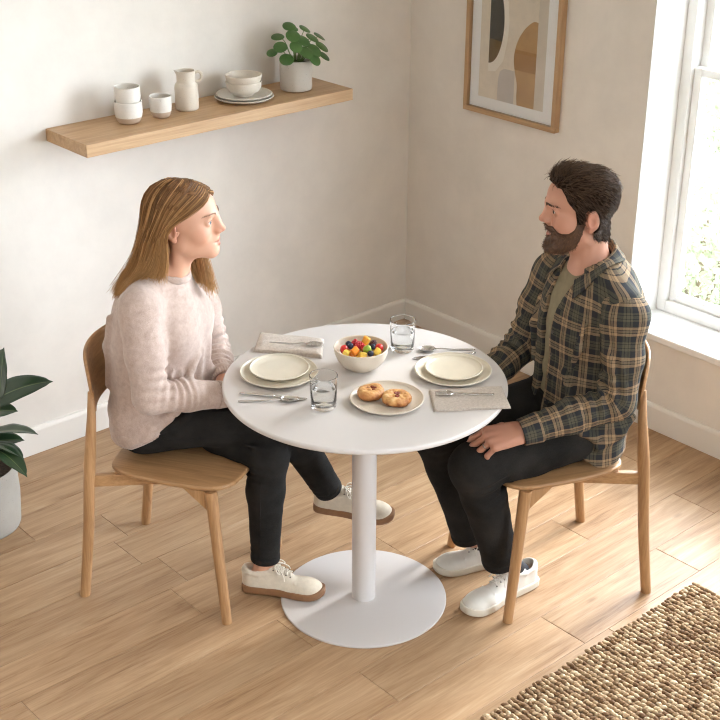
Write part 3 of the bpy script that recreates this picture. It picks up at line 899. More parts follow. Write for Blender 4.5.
# fruit bowl
BX, BY = -1.510, -1.398
o = lathe('fruit_bowl', [(0, 0), (.036, 0), (.038, .002), (.0385, .005), (.055, .013), (.0685, .030), (.0755, .048), (.0785, .064)] + arc(.0765, .066, .002, 0, 180, 5) + [(.0742, .062), (.0715, .048), (.064, .031), (.05, .0165), (.03, .010), (0, .0095)], M_CREAMB, None, 80)
o.location = (BX, BY, ZT); tag(o, 'cream bowl of cut fruit in the middle of the white table', 'bowl')

def fruit_mat(name, c, rough=.3, sss=.15, var=.18, sc=60):
    m = mat(name, c, rough, var, sc); m.node_tree.nodes['Principled BSDF'].inputs['Subsurface Weight'].default_value = sss
    m.node_tree.nodes['Principled BSDF'].inputs['Subsurface Radius'].default_value = (.01, .005, .003); return m
M_RASP = fruit_mat('raspberry_red', (.52, .025, .035, 1)); M_STRAW = fruit_mat('strawberry_red', (.60, .030, .025, 1)); M_BLUE = fruit_mat('blueberry_skin', (.018, .022, .05, 1), .5, 0)
M_MANGO = fruit_mat('mango_flesh', (.80, .36, .035, 1)); M_ORNG = fruit_mat('orange_flesh', (.82, .24, .02, 1)); M_PINE = fruit_mat('pineapple_flesh', (.84, .56, .09, 1)); M_GREEN = fruit_mat('grape_green', (.30, .44, .05, 1)); M_PEACH = fruit_mat('papaya_flesh', (.82, .20, .06, 1))
M_SEEDS = mat('berry_seed', (.70, .45, .12, 1), .5)
def blob(V, c, R=None, s=1.0):
    V = np.asarray(V, float) * s
    if R is not None: V = V @ np.array(R).T
    return V + np.array(c)
def berry_vf(r):
    """raspberry: druplets packed on a rounded cone"""
    parts = []
    for k, (z, q, n) in enumerate(((-.45, .78, 9), (0, .95, 10), (.42, .78, 8), (.78, .42, 5), (.98, 0, 1))):
        for i in range(n):
            a = 2 * PI * (i + .5 * (k % 2)) / n
            v, f = lathe_vf([(0, -1), (.7, -.7), (1, 0), (.7, .7), (0, 1)], 7); v = np.array(v) * r * .33 + np.array((math.cos(a) * q * .75, math.sin(a) * q * .75, z)) * r
            parts.append((v, f))
    v, f = lathe_vf([(0, -.8), (.7, -.6), (.8, 0), (.6, .6), (0, .9)], 12); parts.append((np.array(v) * r, f))
    return merge(parts)
def ball_vf(r, sq=(1, 1, 1), dimple=True):
    pr = [(math.sin(a), -math.cos(a)) for a in np.linspace(0, PI, 13)]; pr[0] = (0, -1); pr[-1] = (0, 1)
    if dimple: pr[-3:] = [(.42, .93), (.26, .97), (0, .84)]
    v, f = lathe_vf(pr, 18); return np.array(v) * r * np.array(sq), f
def chunk(name, c, s, m, rot, label, cat='fruit piece'):
    bm = bmesh.new(); bm_box(bm, (0, 0, 0), s, min(s) * .22, 3)
    rr = random.Random(int(c[0] * 1e5) % 1000)
    for v in bm.verts:
        v.co.x += .10 * s[0] * math.sin(v.co.y / s[1] * 3 + rr.random()); v.co *= 1 + .06 * rr.random(); v.co.x *= 1 + .25 * v.co.z / s[2]
    o = from_bm(name, bm, m, None, True); o.location = c; o.rotation_euler = rot
    return tag(o, label, cat, 'cut fruit in the bowl')
def fruit(name, vf, c, m, rot, label, cat='berry'):
    o = mesh(name, vf[0], vf[1], m); o.location = c; o.rotation_euler = rot; return tag(o, label, cat, 'cut fruit in the bowl')
def W2(rx, fy, z):
    """offset inside the bowl: rx toward the man's side of the picture plane, fy away from the camera -> world"""
    return (BX + .747 * rx + .665 * fy, BY - .665 * rx + .747 * fy, ZT + z)
# a filling layer of fruit that shows only in the gaps, then the visible top pieces
def seeds(o, r, n=22):
    ps = []
    for i in range(n):
        zz = 1 - 2 * (i + .5) / n; a = i * 2.4; q = math.sqrt(1 - zz * zz)
        v, f = lathe_vf([(0, -1), (1, 0), (0, 1)], 5); ps.append((np.array(v) * .0009 + np.array((q * math.cos(a) * .99, q * math.sin(a) * .99, zz * 1.15)) * r * (1 - .18 * zz), f))
    mesh('seeds', *merge(ps), M_SEEDS, o)
def straw_vf(r): 
    pr = [(0, -1.05), (.35, -1.0), (.75, -.75), (.98, -.2), (.95, .25), (.75, .7), (.45, 1.02), (.2, 1.2), (0, 1.25)]
    v, f = lathe_vf(pr, 18); return np.array(v) * r, f
fruit('strawberry', straw_vf(.0125), W2(-.048, .002, .056), M_STRAW, (1.2, .3, 2.2), 'whole red strawberry at the bowl edge nearest the woman')
fruit('blueberry', ball_vf(.0085), W2(-.036, .032, .060), M_BLUE, (.4, .2, 0), 'dark blueberry behind the strawberry by the bowl rim')
fruit('raspberry', berry_vf(.0105), W2(-.018, .034, .061), M_RASP, (.3, .4, 1), 'red raspberry near the far rim of the bowl')
fruit('raspberry', berry_vf(.0125), W2(-.006, .010, .066), M_RASP, (1.3, .2, .5), 'large raspberry at the middle of the fruit heap')
fruit('blueberry', ball_vf(.009), W2(-.030, .010, .0625), M_BLUE, (-.5, .3, 0), 'dark blueberry between the strawberry and the middle raspberry')
chunk('mango_chunk', W2(-.042, -.030, .058), (.024, .018, .016), M_PINE, (.3, .2, .6), 'yellow mango chunk at the bowl edge, front of the strawberry')
chunk('orange_chunk', W2(-.018, -.026, .062), (.022, .020, .018), M_ORNG, (.5, -.3, .2), 'orange fruit chunk at the front of the bowl')
chunk('pineapple_chunk', W2(.006, -.042, .058), (.018, .020, .017), M_PINE, (.2, .3, .9), 'yellow pineapple chunk at the very front of the bowl')
fruit('green_grape', ball_vf(.0115, (1, 1, 1.15), False), W2(.017, -.018, .066), M_GREEN, (.9, .3, .4), 'green grape at the middle of the bowl')
chunk('mango_wedge', W2(.012, .024, .069), (.016, .020, .032), M_MANGO, (.35, .3, .5), 'upright orange mango wedge standing tallest in the bowl')
fruit('blueberry', ball_vf(.009), W2(.027, -.036, .061), M_BLUE, (.2, -.5, 0), 'dark blueberry at the front beside the grape')
fruit('blueberry', ball_vf(.0085), W2(.034, .006, .063), M_BLUE, (.2, .5, 0), 'dark blueberry between the grape and the red cherry')
fruit('blackberry', berry_vf(.0105), W2(.034, .026, .063), mat('blackberry_dark', (.06, .012, .02, 1), .35), (.4, .5, 0), 'dark blackberry behind the mango wedge by the far rim')
chunk('mango_chunk', W2(.046, -.026, .059), (.022, .018, .016), M_PINE, (.2, -.4, .3), 'yellow mango chunk at the bowl edge nearest the man')
fruit('cherry', ball_vf(.0125, (1, 1, .95)), W2(.052, .006, .060), M_STRAW, (.3, .5, 0), 'round red cherry at the bowl edge nearest the man')
fruit('raspberry', berry_vf(.0105), W2(.010, -.0, .0590), M_RASP, (.3, .4, 2), 'small raspberry half hidden beside the grape')
r_ = random.Random(3)
FLAB = ['orange fruit piece deep in the bowl beneath the middle raspberries', 'deep yellow mango ball low in the bowl between grape and cherry', 'pale yellow fruit ball low by the far rim behind the mango wedge',
        'orange fruit piece low under the blueberry and strawberry at the rim', 'deep yellow mango ball low behind the red cherry', 'pale yellow fruit ball low between orange chunk and green grape']
FILL = [(-.024, -.004), (.03, -.012), (0, .036), (-.040, .014), (.046, .026), (-.004, -.02)]
for i, (x, y) in enumerate(FILL):
    o = fruit('orange_piece', ball_vf(.012, (1, .9, .8), False), W2(x, y, .046), (M_ORNG, M_MANGO, M_PINE)[i % 3], (0, 0, i), FLAB[i], 'fruit piece')

# pastries
M_PASTRY = bpy.data.materials.new('baked_pastry'); t = NT(M_PASTRY)
at = t.add('ShaderNodeAttribute', attribute_name='tone'); n = t.noise(t.coords(), 90, 5, .65)
t.base(t.ramp(t.math('ADD', t.math('MULTIPLY', at.outputs['Fac'], .6), t.math('MULTIPLY', n, .4)), [(.25, (.17, .05, .014, 1)), (.48, (.46, .18, .05, 1)), (.70, (.66, .36, .13, 1)), (.92, (.78, .56, .30, 1))])); t.set(Roughness=.5)
t.bump(n, .5, .003)
M_JAM = mat('dark_berry_filling', (.23, .045, .025, 1), .25, .4, 120)
def pastry(c, rz, sx, sy, label, seed):
    F_ = Field()
    r = random.Random(seed)
    for k in range(15):                                # a ring of uneven folds round a dished centre
        a = 2 * PI * k / 15; q = .029
        F_.ell((q * math.cos(a) * sx, q * math.sin(a) * sy, .0125 + r.uniform(-.0015, .002)), (.0115 + r.uniform(0, .003), .011, .0115), .010)
    F_.ell((0, 0, .011), (.032 * sx, .032 * sy, .0085), .008)
    for k in range(26):
        a = r.uniform(0, 6.28); q = .035 * math.sqrt(r.random())
        F_.ell((q * math.cos(a) * sx, q * math.sin(a) * sy, .018 + r.uniform(0, .004)), (.005 + r.uniform(0, .003), .005, .004), .005)
    def post(P, d): return np.maximum(d + .0011 * fnoise(P, 260, seed), .0012 - P[:, 2])
    F_.post = post
    V, Q = F_.mesh(.0014)
    tone = np.clip(.55 + 22 * (V[:, 2] - .017) + .25 * fnoise(V, 120, seed + 3), 0, 1)
    o = mesh('pastry', V, Q, M_PASTRY, None, True, {'tone': ('FLOAT', tone)})
    o.location = c; o.rotation_euler = (0, 0, rz); tag(o, label, 'pastry', 'baked pastries')
    ps = []
    for k in range(9):
        a = r.uniform(0, 6.28); q = .018 * math.sqrt(r.random())
        v, f = ball_vf(.0042, (1.3, 1, .6), False); ps.append((np.array(v) + (q * math.cos(a) * sx, q * math.sin(a) * sy, .0235), f))
    mesh('berry_filling', *merge(ps), M_JAM, o)
    return o
pz = ZT + .0062
pastry((-1.590, -1.634, pz + .0), .5, .95, 1.0, 'larger golden pastry on the sand plate, nearer the man', 2)
pastry((-1.620, -1.563, pz + .0), 2.0, .78, .95, 'smaller browner pastry tucked behind the other on the sand plate', 5)

# tumblers
M_GLASS = bpy.data.materials.new('clear_glass'); t = NT(M_GLASS); t.set(Transmission_Weight=1.0, Roughness=.0, IOR=1.36); t.base((1, 1, 1, 1))
M_WATER = bpy.data.materials.new('water'); t = NT(M_WATER); t.set(Transmission_Weight=1.0, Roughness=.0, IOR=1.33); t.base((.98, 1, 1, 1))
def tumbler(x, y, label, rt=.0385, rb=.0345, h=.094):
    q = thing('water_glass', label, 'glass', (x, y, ZT), 0, 'glasses of water')
    th = .0022; fb = .010
    lathe('glass', [(0, .0006), (rb - .006, .0), (rb - .002, .0006), (rb, .003), (rt, h - .001)] + arc(rt - th / 2, h, th / 2, 0, 180, 4) + [(rt - th, h - .001), (rb - th + .0004, fb + .005), (rb - .007, fb), (0, fb - .001)], M_GLASS, q, 64)
    lv = .060; k = (rt - rb) / h
    ri = lambda z: rb - th + k * z + .0002 - .0008
    lathe('water', [(0, fb + .0004), (rb - .0082, fb + .0012), (ri(fb + .006), fb + .0062), (ri(lv), lv), (0, lv)], M_WATER, q, 64)
tumbler(-1.747, -1.513, 'glass of water beside the cutlery at the woman\'s place')
tumbler(-1.334, -1.384, 'glass of water behind the fruit bowl toward the far table edge')

# linen napkins
M_LINEN = bpy.data.materials.new('linen'); t = NT(M_LINEN)
co = t.coords('Object'); wv = t.n.new('ShaderNodeTexWave'); wv.inputs['Scale'].default_value = 330; wv.inputs['Distortion'].default_value = 3; wv.inputs['Detail'].default_value = 2; t.link(co, wv.inputs[0])
n = t.noise(co, 160, 4, .7); t.base(t.ramp(n, [(.3, (.42, .35, .29, 1)), (.7, (.60, .52, .45, 1))])); t.set(Roughness=.9, Sheen_Weight=.2); t.bump(wv.outputs[0], .25, .0015)
def napkin(corners, layers, label, seed, rumple, name='linen_napkin'):
    """a folded cloth: stacked layers that share one edge, softly rumpled; corners in order round the cloth"""
    c = [np.array(q, float) for q in corners]; cen = sum(c) / 4
    q = thing(name, label, 'napkin', (cen[0], cen[1], ZT), 0, 'folded linen napkins')
    NU, NV = 46, 34
    parts = []
    lt = .0019
    for L in range(layers):
        ins = .0016 * L; V = []
        for lay in (1, 0):
            for i in range(NU + 1):
                for j in range(NV + 1):
                    u, v = i / NU, j / NV
                    uu = ins * 4 + u * (1 - ins * 6); vv = ins * 4 + v * (1 - ins * 9)
                    p = (c[0] * (1 - uu) + c[1] * uu) * (1 - vv) + (c[3] * (1 - uu) + c[2] * uu) * vv - cen
                    e = min(u, 1 - u, v, 1 - v)
                    pt = np.array([[p[0], p[1], L * 0.0]])
                    wob = rumple * (fnoise(pt, 34, seed, 3)[0] + .6) * min(1, e * 9 + .25) * (L + .4) / layers
                    ed = .0006 * fnoise(pt, 90, seed + L, 2)[0]
                    thick = lt * min(1, (e * 34 + .30))
                    z = L * (lt + .0001) + .0003 + max(0, wob) + (thick if lay else 0)
                    V.append((p[0] + ed, p[1] + ed, z))
        h = (NU + 1) * (NV + 1); F = []
        for i in range(NU):
            for j in range(NV):
                a = i * (NV + 1) + j; b = a + NV + 1
                F.append((a, b, b + 1, a + 1)); F.append((h + a + 1, h + b + 1, h + b, h + a))
        rim = [i * (NV + 1) for i in range(NU + 1)] + [NU * (NV + 1) + j for j in range(1, NV + 1)] + [i * (NV + 1) + NV for i in range(NU - 1, -1, -1)] + [j for j in range(NV - 1, 0, -1)]
        for a, b in zip(rim, rim[1:] + rim[:1]): F.append((b, a, h + a, h + b))
        parts.append((np.array(V), F))
    for v, f in parts: mesh('fold', v, f, M_LINEN, q)
    return q
napkin([(-1.588, -1.024), (-1.472, -1.190), (-1.556, -1.280), (-1.680, -1.112)], 4, 'rumpled folded linen napkin behind the woman\'s plates, a fork on it', 3, .0075)
napkin([(-1.468, -1.634), (-1.298, -1.752), (-1.374, -1.856), (-1.547, -1.734)], 3, 'flat folded linen napkin before the man, overhanging the table rim, a fork on it', 8, .0016)

# cutlery
M_STEEL = mat('brushed_steel', (.62, .60, .58, 1), .26, Metallic=1.0)
def cutlery(kind, a, b, label, z, name=None):
    """lies from handle end a to tip b (x, y), on height z"""
    a = np.array(a, float); b = np.array(b, float); L = np.linalg.norm(b - a)
    q = thing(kind, label, kind, (a[0], a[1], z), math.atan2(b[1] - a[1], b[0] - a[0]), 'steel cutlery')
    def bar(P, w, th): return sweep_vf(P, w, 12, True, th, (0, 0, 1))
    if kind == 'knife':
        mesh('handle', *bar([(x, 0, .0036) for x in np.linspace(0, L * .52, 9)], np.array([.003, .0043, .0045, .0045, .0044, .0043, .0042, .004, .0038]), .0026), M_STEEL, q)
        out = [(L * .50, -.0038), (L * .56, -.0075), (L * .85, -.0085), (L * .95, -.006), (L, .002), (L * .97, .005), (L * .5, .0038)]
        slab('blade', out, .0028, .0044, M_STEEL, q, .0006, 2)
        return q
    hz = lambda s: .0022 + .004 * math.exp(-((s - .62) / .14) ** 2)
    mesh('handle', *bar([(L * s, 0, hz(s)) for s in np.linspace(0, .72, 16)], np.interp(np.linspace(0, .72, 16), [0, .03, .3, .55, .68, .72], [.003, .0046, .0043, .0028, .0026, .004]), .0017), M_STEEL, q)
    if kind == 'spoon':
        V, F = [], []; NR, NA = 6, 28
        for lay in (0, 1):
            for i in range(NR + 1):
                for k in range(NA):
                    s = i / NR; an = 2 * PI * k / NA
                    x = L * .855 + math.cos(an) * s * L * .148; y = math.sin(an) * s * .0185 * (1 - .12 * math.cos(an))
                    V.append((x, y, .0065 - .0062 * (1 - s * s) + .0012 * lay + .0006))
        h = (NR + 1) * NA
        for i in range(NR):
            for k in range(NA):
                j = (k + 1) % NA
                F.append((i * NA + k, i * NA + j, (i + 1) * NA + j, (i + 1) * NA + k)[::-1]); F.append((h + i * NA + k, h + i * NA + j, h + (i + 1) * NA + j, h + (i + 1) * NA + k))
        for k in range(NA):
            j = (k + 1) % NA; F.append((NR * NA + k, NR * NA + j, h + NR * NA + j, h + NR * NA + k))
        mesh('spoon_bowl', V, F, M_STEEL, q)
    else:
        zz = lambda s: .0024 + .0052 * math.sin(PI * np.clip((s - .62) / .42, 0, 1)) - .0
        ps = [bar([(L * s, 0, zz(s)) for s in np.linspace(.68, .80, 7)], np.array([.0040, .0075, .0115, .0140, .0150, .0150, .0145]), .0013)]
        mesh('neck', *merge(ps), M_STEEL, q)
        for k in range(4):
            y = (-1.5 + k) * .0080
            mesh('tine', *bar([(L * s, y * (1 - .10 * (s - .78) / .22), zz(s)) for s in np.linspace(.785, 1.0, 9)], np.array([.0027, .0026, .0026, .0025, .0024, .0023, .002, .0016, .0008]), .0013), M_STEEL, q)
    return q
cutlery('knife', (-1.874, -1.305), (-1.757, -1.456), 'steel knife beside the woman\'s plates, further from the table edge than the spoon', ZT)
cutlery('spoon', (-1.906, -1.340), (-1.776, -1.442), 'steel spoon beside the knife near the woman\'s edge of the table', ZT)
cutlery('fork', (-1.622, -1.116), (-1.516, -1.238), 'steel fork resting on the rumpled napkin by the woman', ZT + .0135)
cutlery('fork', (-1.360, -1.780), (-1.482, -1.672), 'steel fork resting on the flat napkin by the man', ZT + .0078)
cutlery('spoon', (-1.176, -1.530), (-1.305, -1.424), 'steel spoon behind the man\'s plates near the far table edge', ZT)
cutlery('knife', (-1.194, -1.550), (-1.362, -1.455), 'steel knife behind the man\'s plates, between the spoon and plates', ZT)
# =================================================================== PEOPLE: shared anatomy
from mathutils.bvhtree import BVHTree
H_BODY = .0026 * VOX
H_CLOTH = .0042 * VOX

def skin_mat(name):
    m = bpy.data.materials.new(name); t = NT(m)
    at = t.add('ShaderNodeAttribute', attribute_name='Col')
    n = t.noise(t.coords(), 55, 4, .6)
    t.base(t.mix(t.math('MULTIPLY', n, .22), at.outputs['Color'], (.60, .22, .15, 1)))
    t.set(Roughness=.5, Subsurface_Weight=.06, Subsurface_Scale=.01, Specular_IOR_Level=.4)
    t.bsdf.inputs['Subsurface Radius'].default_value = (1, .35, .2)
    t.bump(t.noise(t.coords(), 420, 3), .06, .001)
    return m

class Head:
    """head frame: x right, y forward, z up, origin midway between the ear canals"""
    def __init__(s, pos, yaw, pitch, tilt=0, scale=1.0):
        s.R = np.array(Matrix.Rotation(yaw, 3, 'Z') @ Matrix.Rotation(pitch, 3, 'X') @ Matrix.Rotation(tilt, 3, 'Y'))
        s.p = np.array(pos, float); s.s = scale
    def __call__(s, q): return s.p + s.s * (np.asarray(q, float) @ s.R.T)
    def inv(s, P): return ((P - s.p) @ s.R) / s.s
    def dir(s, v): return np.asarray(v, float) @ s.R.T

def head_prims(F, H, male, neck=None):
    S = H.s
    def C(a, b, ra, rb=None, k=.01, op='u'): F.cap(H(a), H(b), ra * S, (ra if rb is None else rb) * S, k * S, op)
    def E(c, r, k=.01, op='u', R=None): F.ell(H(c), np.array(r) * S, k * S, op, H.R if R is None else H.R @ np.array(R))
    E((0, -.002 if male else -.010, .050), (.0735, .081 if male else .090, .072 if male else .077))
    E((0, .022, .053 if male else .048), (.063, .0825 if male else .0755, .066), .02)
    E((0, .030, -.006), (.060 if not male else .062, .061, .076), .02)
    for x in (1, -1):
        E((x * .038, .054, -.016), (.027, .031, .030), .018)
        if male: C((x * .056, .006, -.052), (x * .020, .078, -.089), .018, .018, .022)
        else: C((x * .050, .010, -.048), (x * .013, .072, -.074), .017, .016, .026)
    E((0, .085 if male else .0790, -.087 if male else -.0765), (.023 if male else .0185, .0165, .017 if male else .0155), .02)
    E((0, .070, -.048), (.031, .0255, .029), .02)
    E((0, .028, -.066 if male else -.058), (.046, .052, .030), .02)
    by = .005 if male else 0
    for x in (1, -1): C((x * .031, .085 + by, .0375), (0, .0915 + by, .035), .0095 if male else .0075, None, .015)
    for x in (1, -1):
        E((x * .031, .1035, .0195), (.0175, .0155, .0115), .012, 's')
    n = 1.08 if male else .97
    C((0, .0925, .028), (0, .1085 + .003 * male, -.006), .0070 * n, .0088 * n, .010)
    E((0, .1135 + .002 * male, -.0095 + .0015 * (not male)), (.0092 * n, .0092 * n, .0082 * n), .007)
    E((0, .0935, .004), (.0125 * n, .018, .028), .012)
    E((0, .0955, -.0105), (.0135 * n, .0160, .0115), .009)
    for x in (1, -1):
        E((x * .0112 * n, .1035, -.0135), (.0066 * n, .0092, .0068), .005)
        E((x * .0052, .1090, -.0205), (.0026, .0046, .0026), .003, 's')
    E((0, .089, -.030), (.016, .0115, .014), .012)
    # lips
    for x in (1, -1):
        C((x * .0250, .0800, -.0445), (x * .0045, .0985, -.0405), .0030, .0050, .004)
        C((x * .0230, .0805, -.0470), (0, .0975, -.0528), .0032, .0062, .004)
        C((x * .0245, .0860, -.0455), (0, .1060, -.0462), .0008, .0016 if male else .0028, .002, 's')
    # lids round the eyes
    for x in (1, -1):
        E((x * .031, .0785, .0195), (.0142,) * 3, .004)
        E((x * .0325, .0945, .0192), (.0142, .0112, .0050 if male else .0060), .002, 's')
    # ears
    for x in (1, -1):
        Re = np.array(Matrix.Rotation(math.radians(-24 * x), 3, 'Z') @ Matrix.Rotation(math.radians(-10), 3, 'X'))
        E((x * .0750, -.0135, .006), (.0068, .0180, .0290), .004, 'u', Re)
        E((x * .0725, -.0075, -.021), (.0060, .0085, .0100), .005)
        E((x * .0820, -.0095, .003), (.0066, .0090, .0150), .004, 's', Re)
        E((x * .0810, -.014, .016), (.0040, .0085, .0080), .003, 's', Re)
        C((x * .0715, .0045, .000), (x * .0735, .001, -.009), .0045, .0035, .004)
    if neck is not None:
        r = .0485 if male else .0455
        F.oval(H((0, -.006 if male else .004, -.035)), neck, (r * S, (r + .004) * S), (r * 1.02 * S, (r + .002) * S), H.dir((1, 0, 0)), .03 * S)
        if male: F.ell(H((0, .018, -.125)), (.010, .010, .014), .012)
        for x in (1, -1):                        # neck cords
            F.cap(H((x * .047, -.012, -.045)), np.array(neck) + (x * .018, .046, -.004), .010, .010, .02)

def head_colors(V, H, male, skin, lip):
    q = H.inv(V); n = len(V)
    col = np.ones((n, 4)); col[:, :3] = skin
    ax = np.abs(q[:, 0])
    def seg(a, b):
        a, b = np.array(a), np.array(b); p = np.stack([ax, q[:, 1], q[:, 2]], 1) - a; t = np.clip(p @ (b - a) / ((b - a) @ (b - a)), 0, 1)
        return np.linalg.norm(p - t[:, None] * (b - a), axis=1), t
    du, t1 = seg((.0250, .0800, -.0445), (.003, .0985, -.0405)); dl, t2 = seg((.0230, .0805, -.0470), (0, .0975, -.0528))
    w = np.clip(1 - (np.minimum(du - (.0022 + .0034 * t1), dl - (.0028 + .0042 * t2)) + .0006) / .0016, 0, 1)
    ck = np.exp(-(((ax - .045) / .022) ** 2 + ((q[:, 1] - .07) / .03) ** 2 + ((q[:, 2] + .016) / .022) ** 2)) * .42
    ear = np.clip((ax - .071) / .006, 0, 1) * .35 * (np.abs(q[:, 2]) < .04) * (np.abs(q[:, 1]) < .04)
    nose = np.exp(-(ax / .016) ** 2 - ((q[:, 1] - .115) / .014) ** 2 - ((q[:, 2] + .012) / .016) ** 2) * .35
    warm = np.clip(ck + ear + nose, 0, .6)[:, None]
    col[:, :3] = col[:, :3] * (1 - warm) + np.array(skin) * np.array((.98, .66, .60)) * warm
    col[:, :3] = col[:, :3] * (1 - w[:, None]) + np.array(lip) * w[:, None]
    ds, t3 = seg((.0235, .0840, -.0455), (0, .1000, -.0462))
    k = np.clip(1 - (ds - .0012) / .0016, 0, 1)[:, None] * .8
    col[:, :3] = col[:, :3] * (1 - k) + np.array((.10, .025, .02)) * k
    return col

M_SCL = mat('eye_white', (.60, .56, .53, 1), .25); M_PUP = mat('pupil', (.01, .01, .01, 1), .1)
def eyes(H, iris, parent, gaze):
    m_i = mat('iris', iris, .15, .3, 300)
    for x in (1, -1):
        pr = [(0.0, -1)] + [(math.sin(a), -math.cos(a)) for a in np.linspace(.15, PI - .62, 12)] + [(math.sin(a), -math.cos(a)) for a in PI - np.array([.5, .40, .30, .22, .12])] + [(0, 1)]
        V, F = lathe_vf(pr, 24)
        V = np.array(V) * .0124 * H.s
        o = mesh('eye', V, F, M_SCL, parent); o.data.materials.append(m_i); o.data.materials.append(M_PUP)
        for p in o.data.polygons:
            c = p.center.normalized(); a = math.acos(max(-1, min(1, c.z)))
            p.material_index = 2 if a < .24 else (1 if a < .55 else 0)
        g = Vector(H.dir(gaze)); o.rotation_euler = g.to_track_quat('Z', 'Y').to_euler(); o.location = H((x * .031, .0785, .0195))

def bvh_of(o): return BVHTree.FromPolygons([tuple(v.co) for v in o.data.vertices], [tuple(p.vertices) for p in o.data.polygons])

def brows_lashes(H, bv, m, parent, male):
    for x in (1, -1):
        ps = []
        r = np.random.default_rng(5)
        for i in range(110 if male else 60):
            s = r.random(); w = (1 - .55 * s) * (.0036 if male else .0017)
            c = np.array([x * (.013 + .036 * s), .16, (.0345 if male else .0375) + .0068 * math.sin(s * 2.4) - .002 * s + r.uniform(-w, w)])
            a = bv.ray_cast(Vector(H(c)), Vector(H.dir((0, -1, 0))))
            if a[0] is None: continue
            b0 = np.array(a[0]); d = H.dir((x * (.55 + .45 * s), -.25 * s, .55 - .75 * s)); d /= np.linalg.norm(d); nn = np.array(a[1])
            ps.append([b0 + nn * .0003, b0 + d * .004 + nn * .0013, b0 + d * .008 + nn * .0006])
        if ps: strands_mesh('eyebrow', ps, .00065 if male else .00045, .0002, m, parent)
        up = [H((x * (.0195 + .024 * s), .0925 - .0050 * (2 * s - 1) ** 2 - .003 * s, .0195 + .0058 * math.sin(PI * (.08 + .84 * s)))) for s in np.linspace(0, 1, 9)]
        mesh('eyelashes', *sweep_vf(up, np.array([.0003, .0006, .0008, .0009, .001, .001, .001, .0009, .0004]) * (1.0 if not male else .8), 6), m, parent)

def hand(F, wrist, f, n, thumb, curl, spread=1.0, S=1.0, thumb_curl=.3, k=.0035):
    """f: wrist -> knuckles, n: back-of-hand normal, thumb: +1/-1 along cross(f, n); curl: per finger 3 bend angles (deg)"""
    w = np.array(wrist, float); f = np.array(f, float); f /= np.linalg.norm(f); n = np.array(n, float); n -= f * (n @ f); n /= np.linalg.norm(n)
    l = np.cross(f, n) * thumb
    out = []
    base = [.019, .007, -.006, -.018]; kn = [.0295, .0100, -.0100, -.0280]; kl = [.088, .091, .086, .077]
    LEN = [(.044, .026, .021), (.048, .030, .022), (.044, .028, .022), (.034, .021, .019)]; RAD = [.0090, .0092, .0087, .0078]
    for i in range(4):
        a = w + S * (l * base[i] + f * .010 + n * .000); b = w + S * (l * kn[i] + f * kl[i] + n * (.004 if i in (1, 2) else .001))
        F.cap(a, b, .0150 * S, .0112 * S, .012)
    F.ell(w + S * (f * .050 - n * .008), np.array((.030, .026, .014)) * S, .014, 'u', np.stack([f, l, n], 1))
    F.ell(w + S * (f * .036 + l * .022 - n * .008), np.array((.026, .014, .014)) * S, .012, 'u', np.stack([f, l, n], 1))
    for i in range(4):
        p = w + S * (l * kn[i] + f * kl[i] + n * (.003 if i in (1, 2) else 0)); ang = 0.0
        yawf = math.radians((3, 0, -3, -7)[i] * spread)
        d0 = f * math.cos(yawf) + l * math.sin(yawf) * (1 if True else 0)
        c = curl[i] if isinstance(curl[0], (tuple, list)) else curl
        r0 = RAD[i] * S
        for j in range(3):
            ang += math.radians(c[j]); d = d0 * math.cos(ang) - n * math.sin(ang)
            q = p + d * LEN[i][j] * S; r1 = r0 * (.92, .90, .80)[j]
            F.cap(p, q, r0 * 1.02, r1, k)
            if j == 2: out.append((q.copy(), d.copy(), (n * math.cos(ang) + d0 * math.sin(ang)).copy(), r1))
            p, r0 = q, r1
    tc = math.radians(thumb_curl * 60)
    p = w + S * (l * .018 + f * .018 - n * .006); r0 = .0130 * S
    for j, (L, dv) in enumerate(((.040, f * .72 + l * .62 - n * .30), (.031, f * (.88) + l * (.30 - .4 * thumb_curl) - n * (.25 + .3 * thumb_curl)), (.026, f * .9 + l * (.12 - .6 * thumb_curl) - n * (.25 + .3 * thumb_curl)))):
        dv = dv / np.linalg.norm(dv); q = p + dv * L * S; r1 = (.0112, .0098, .0080)[j] * S
        F.cap(p, q, r0, r1, .008 if j == 0 else k); p, r0 = q, r1
    out.append((p, dv, n, r0))
    return out

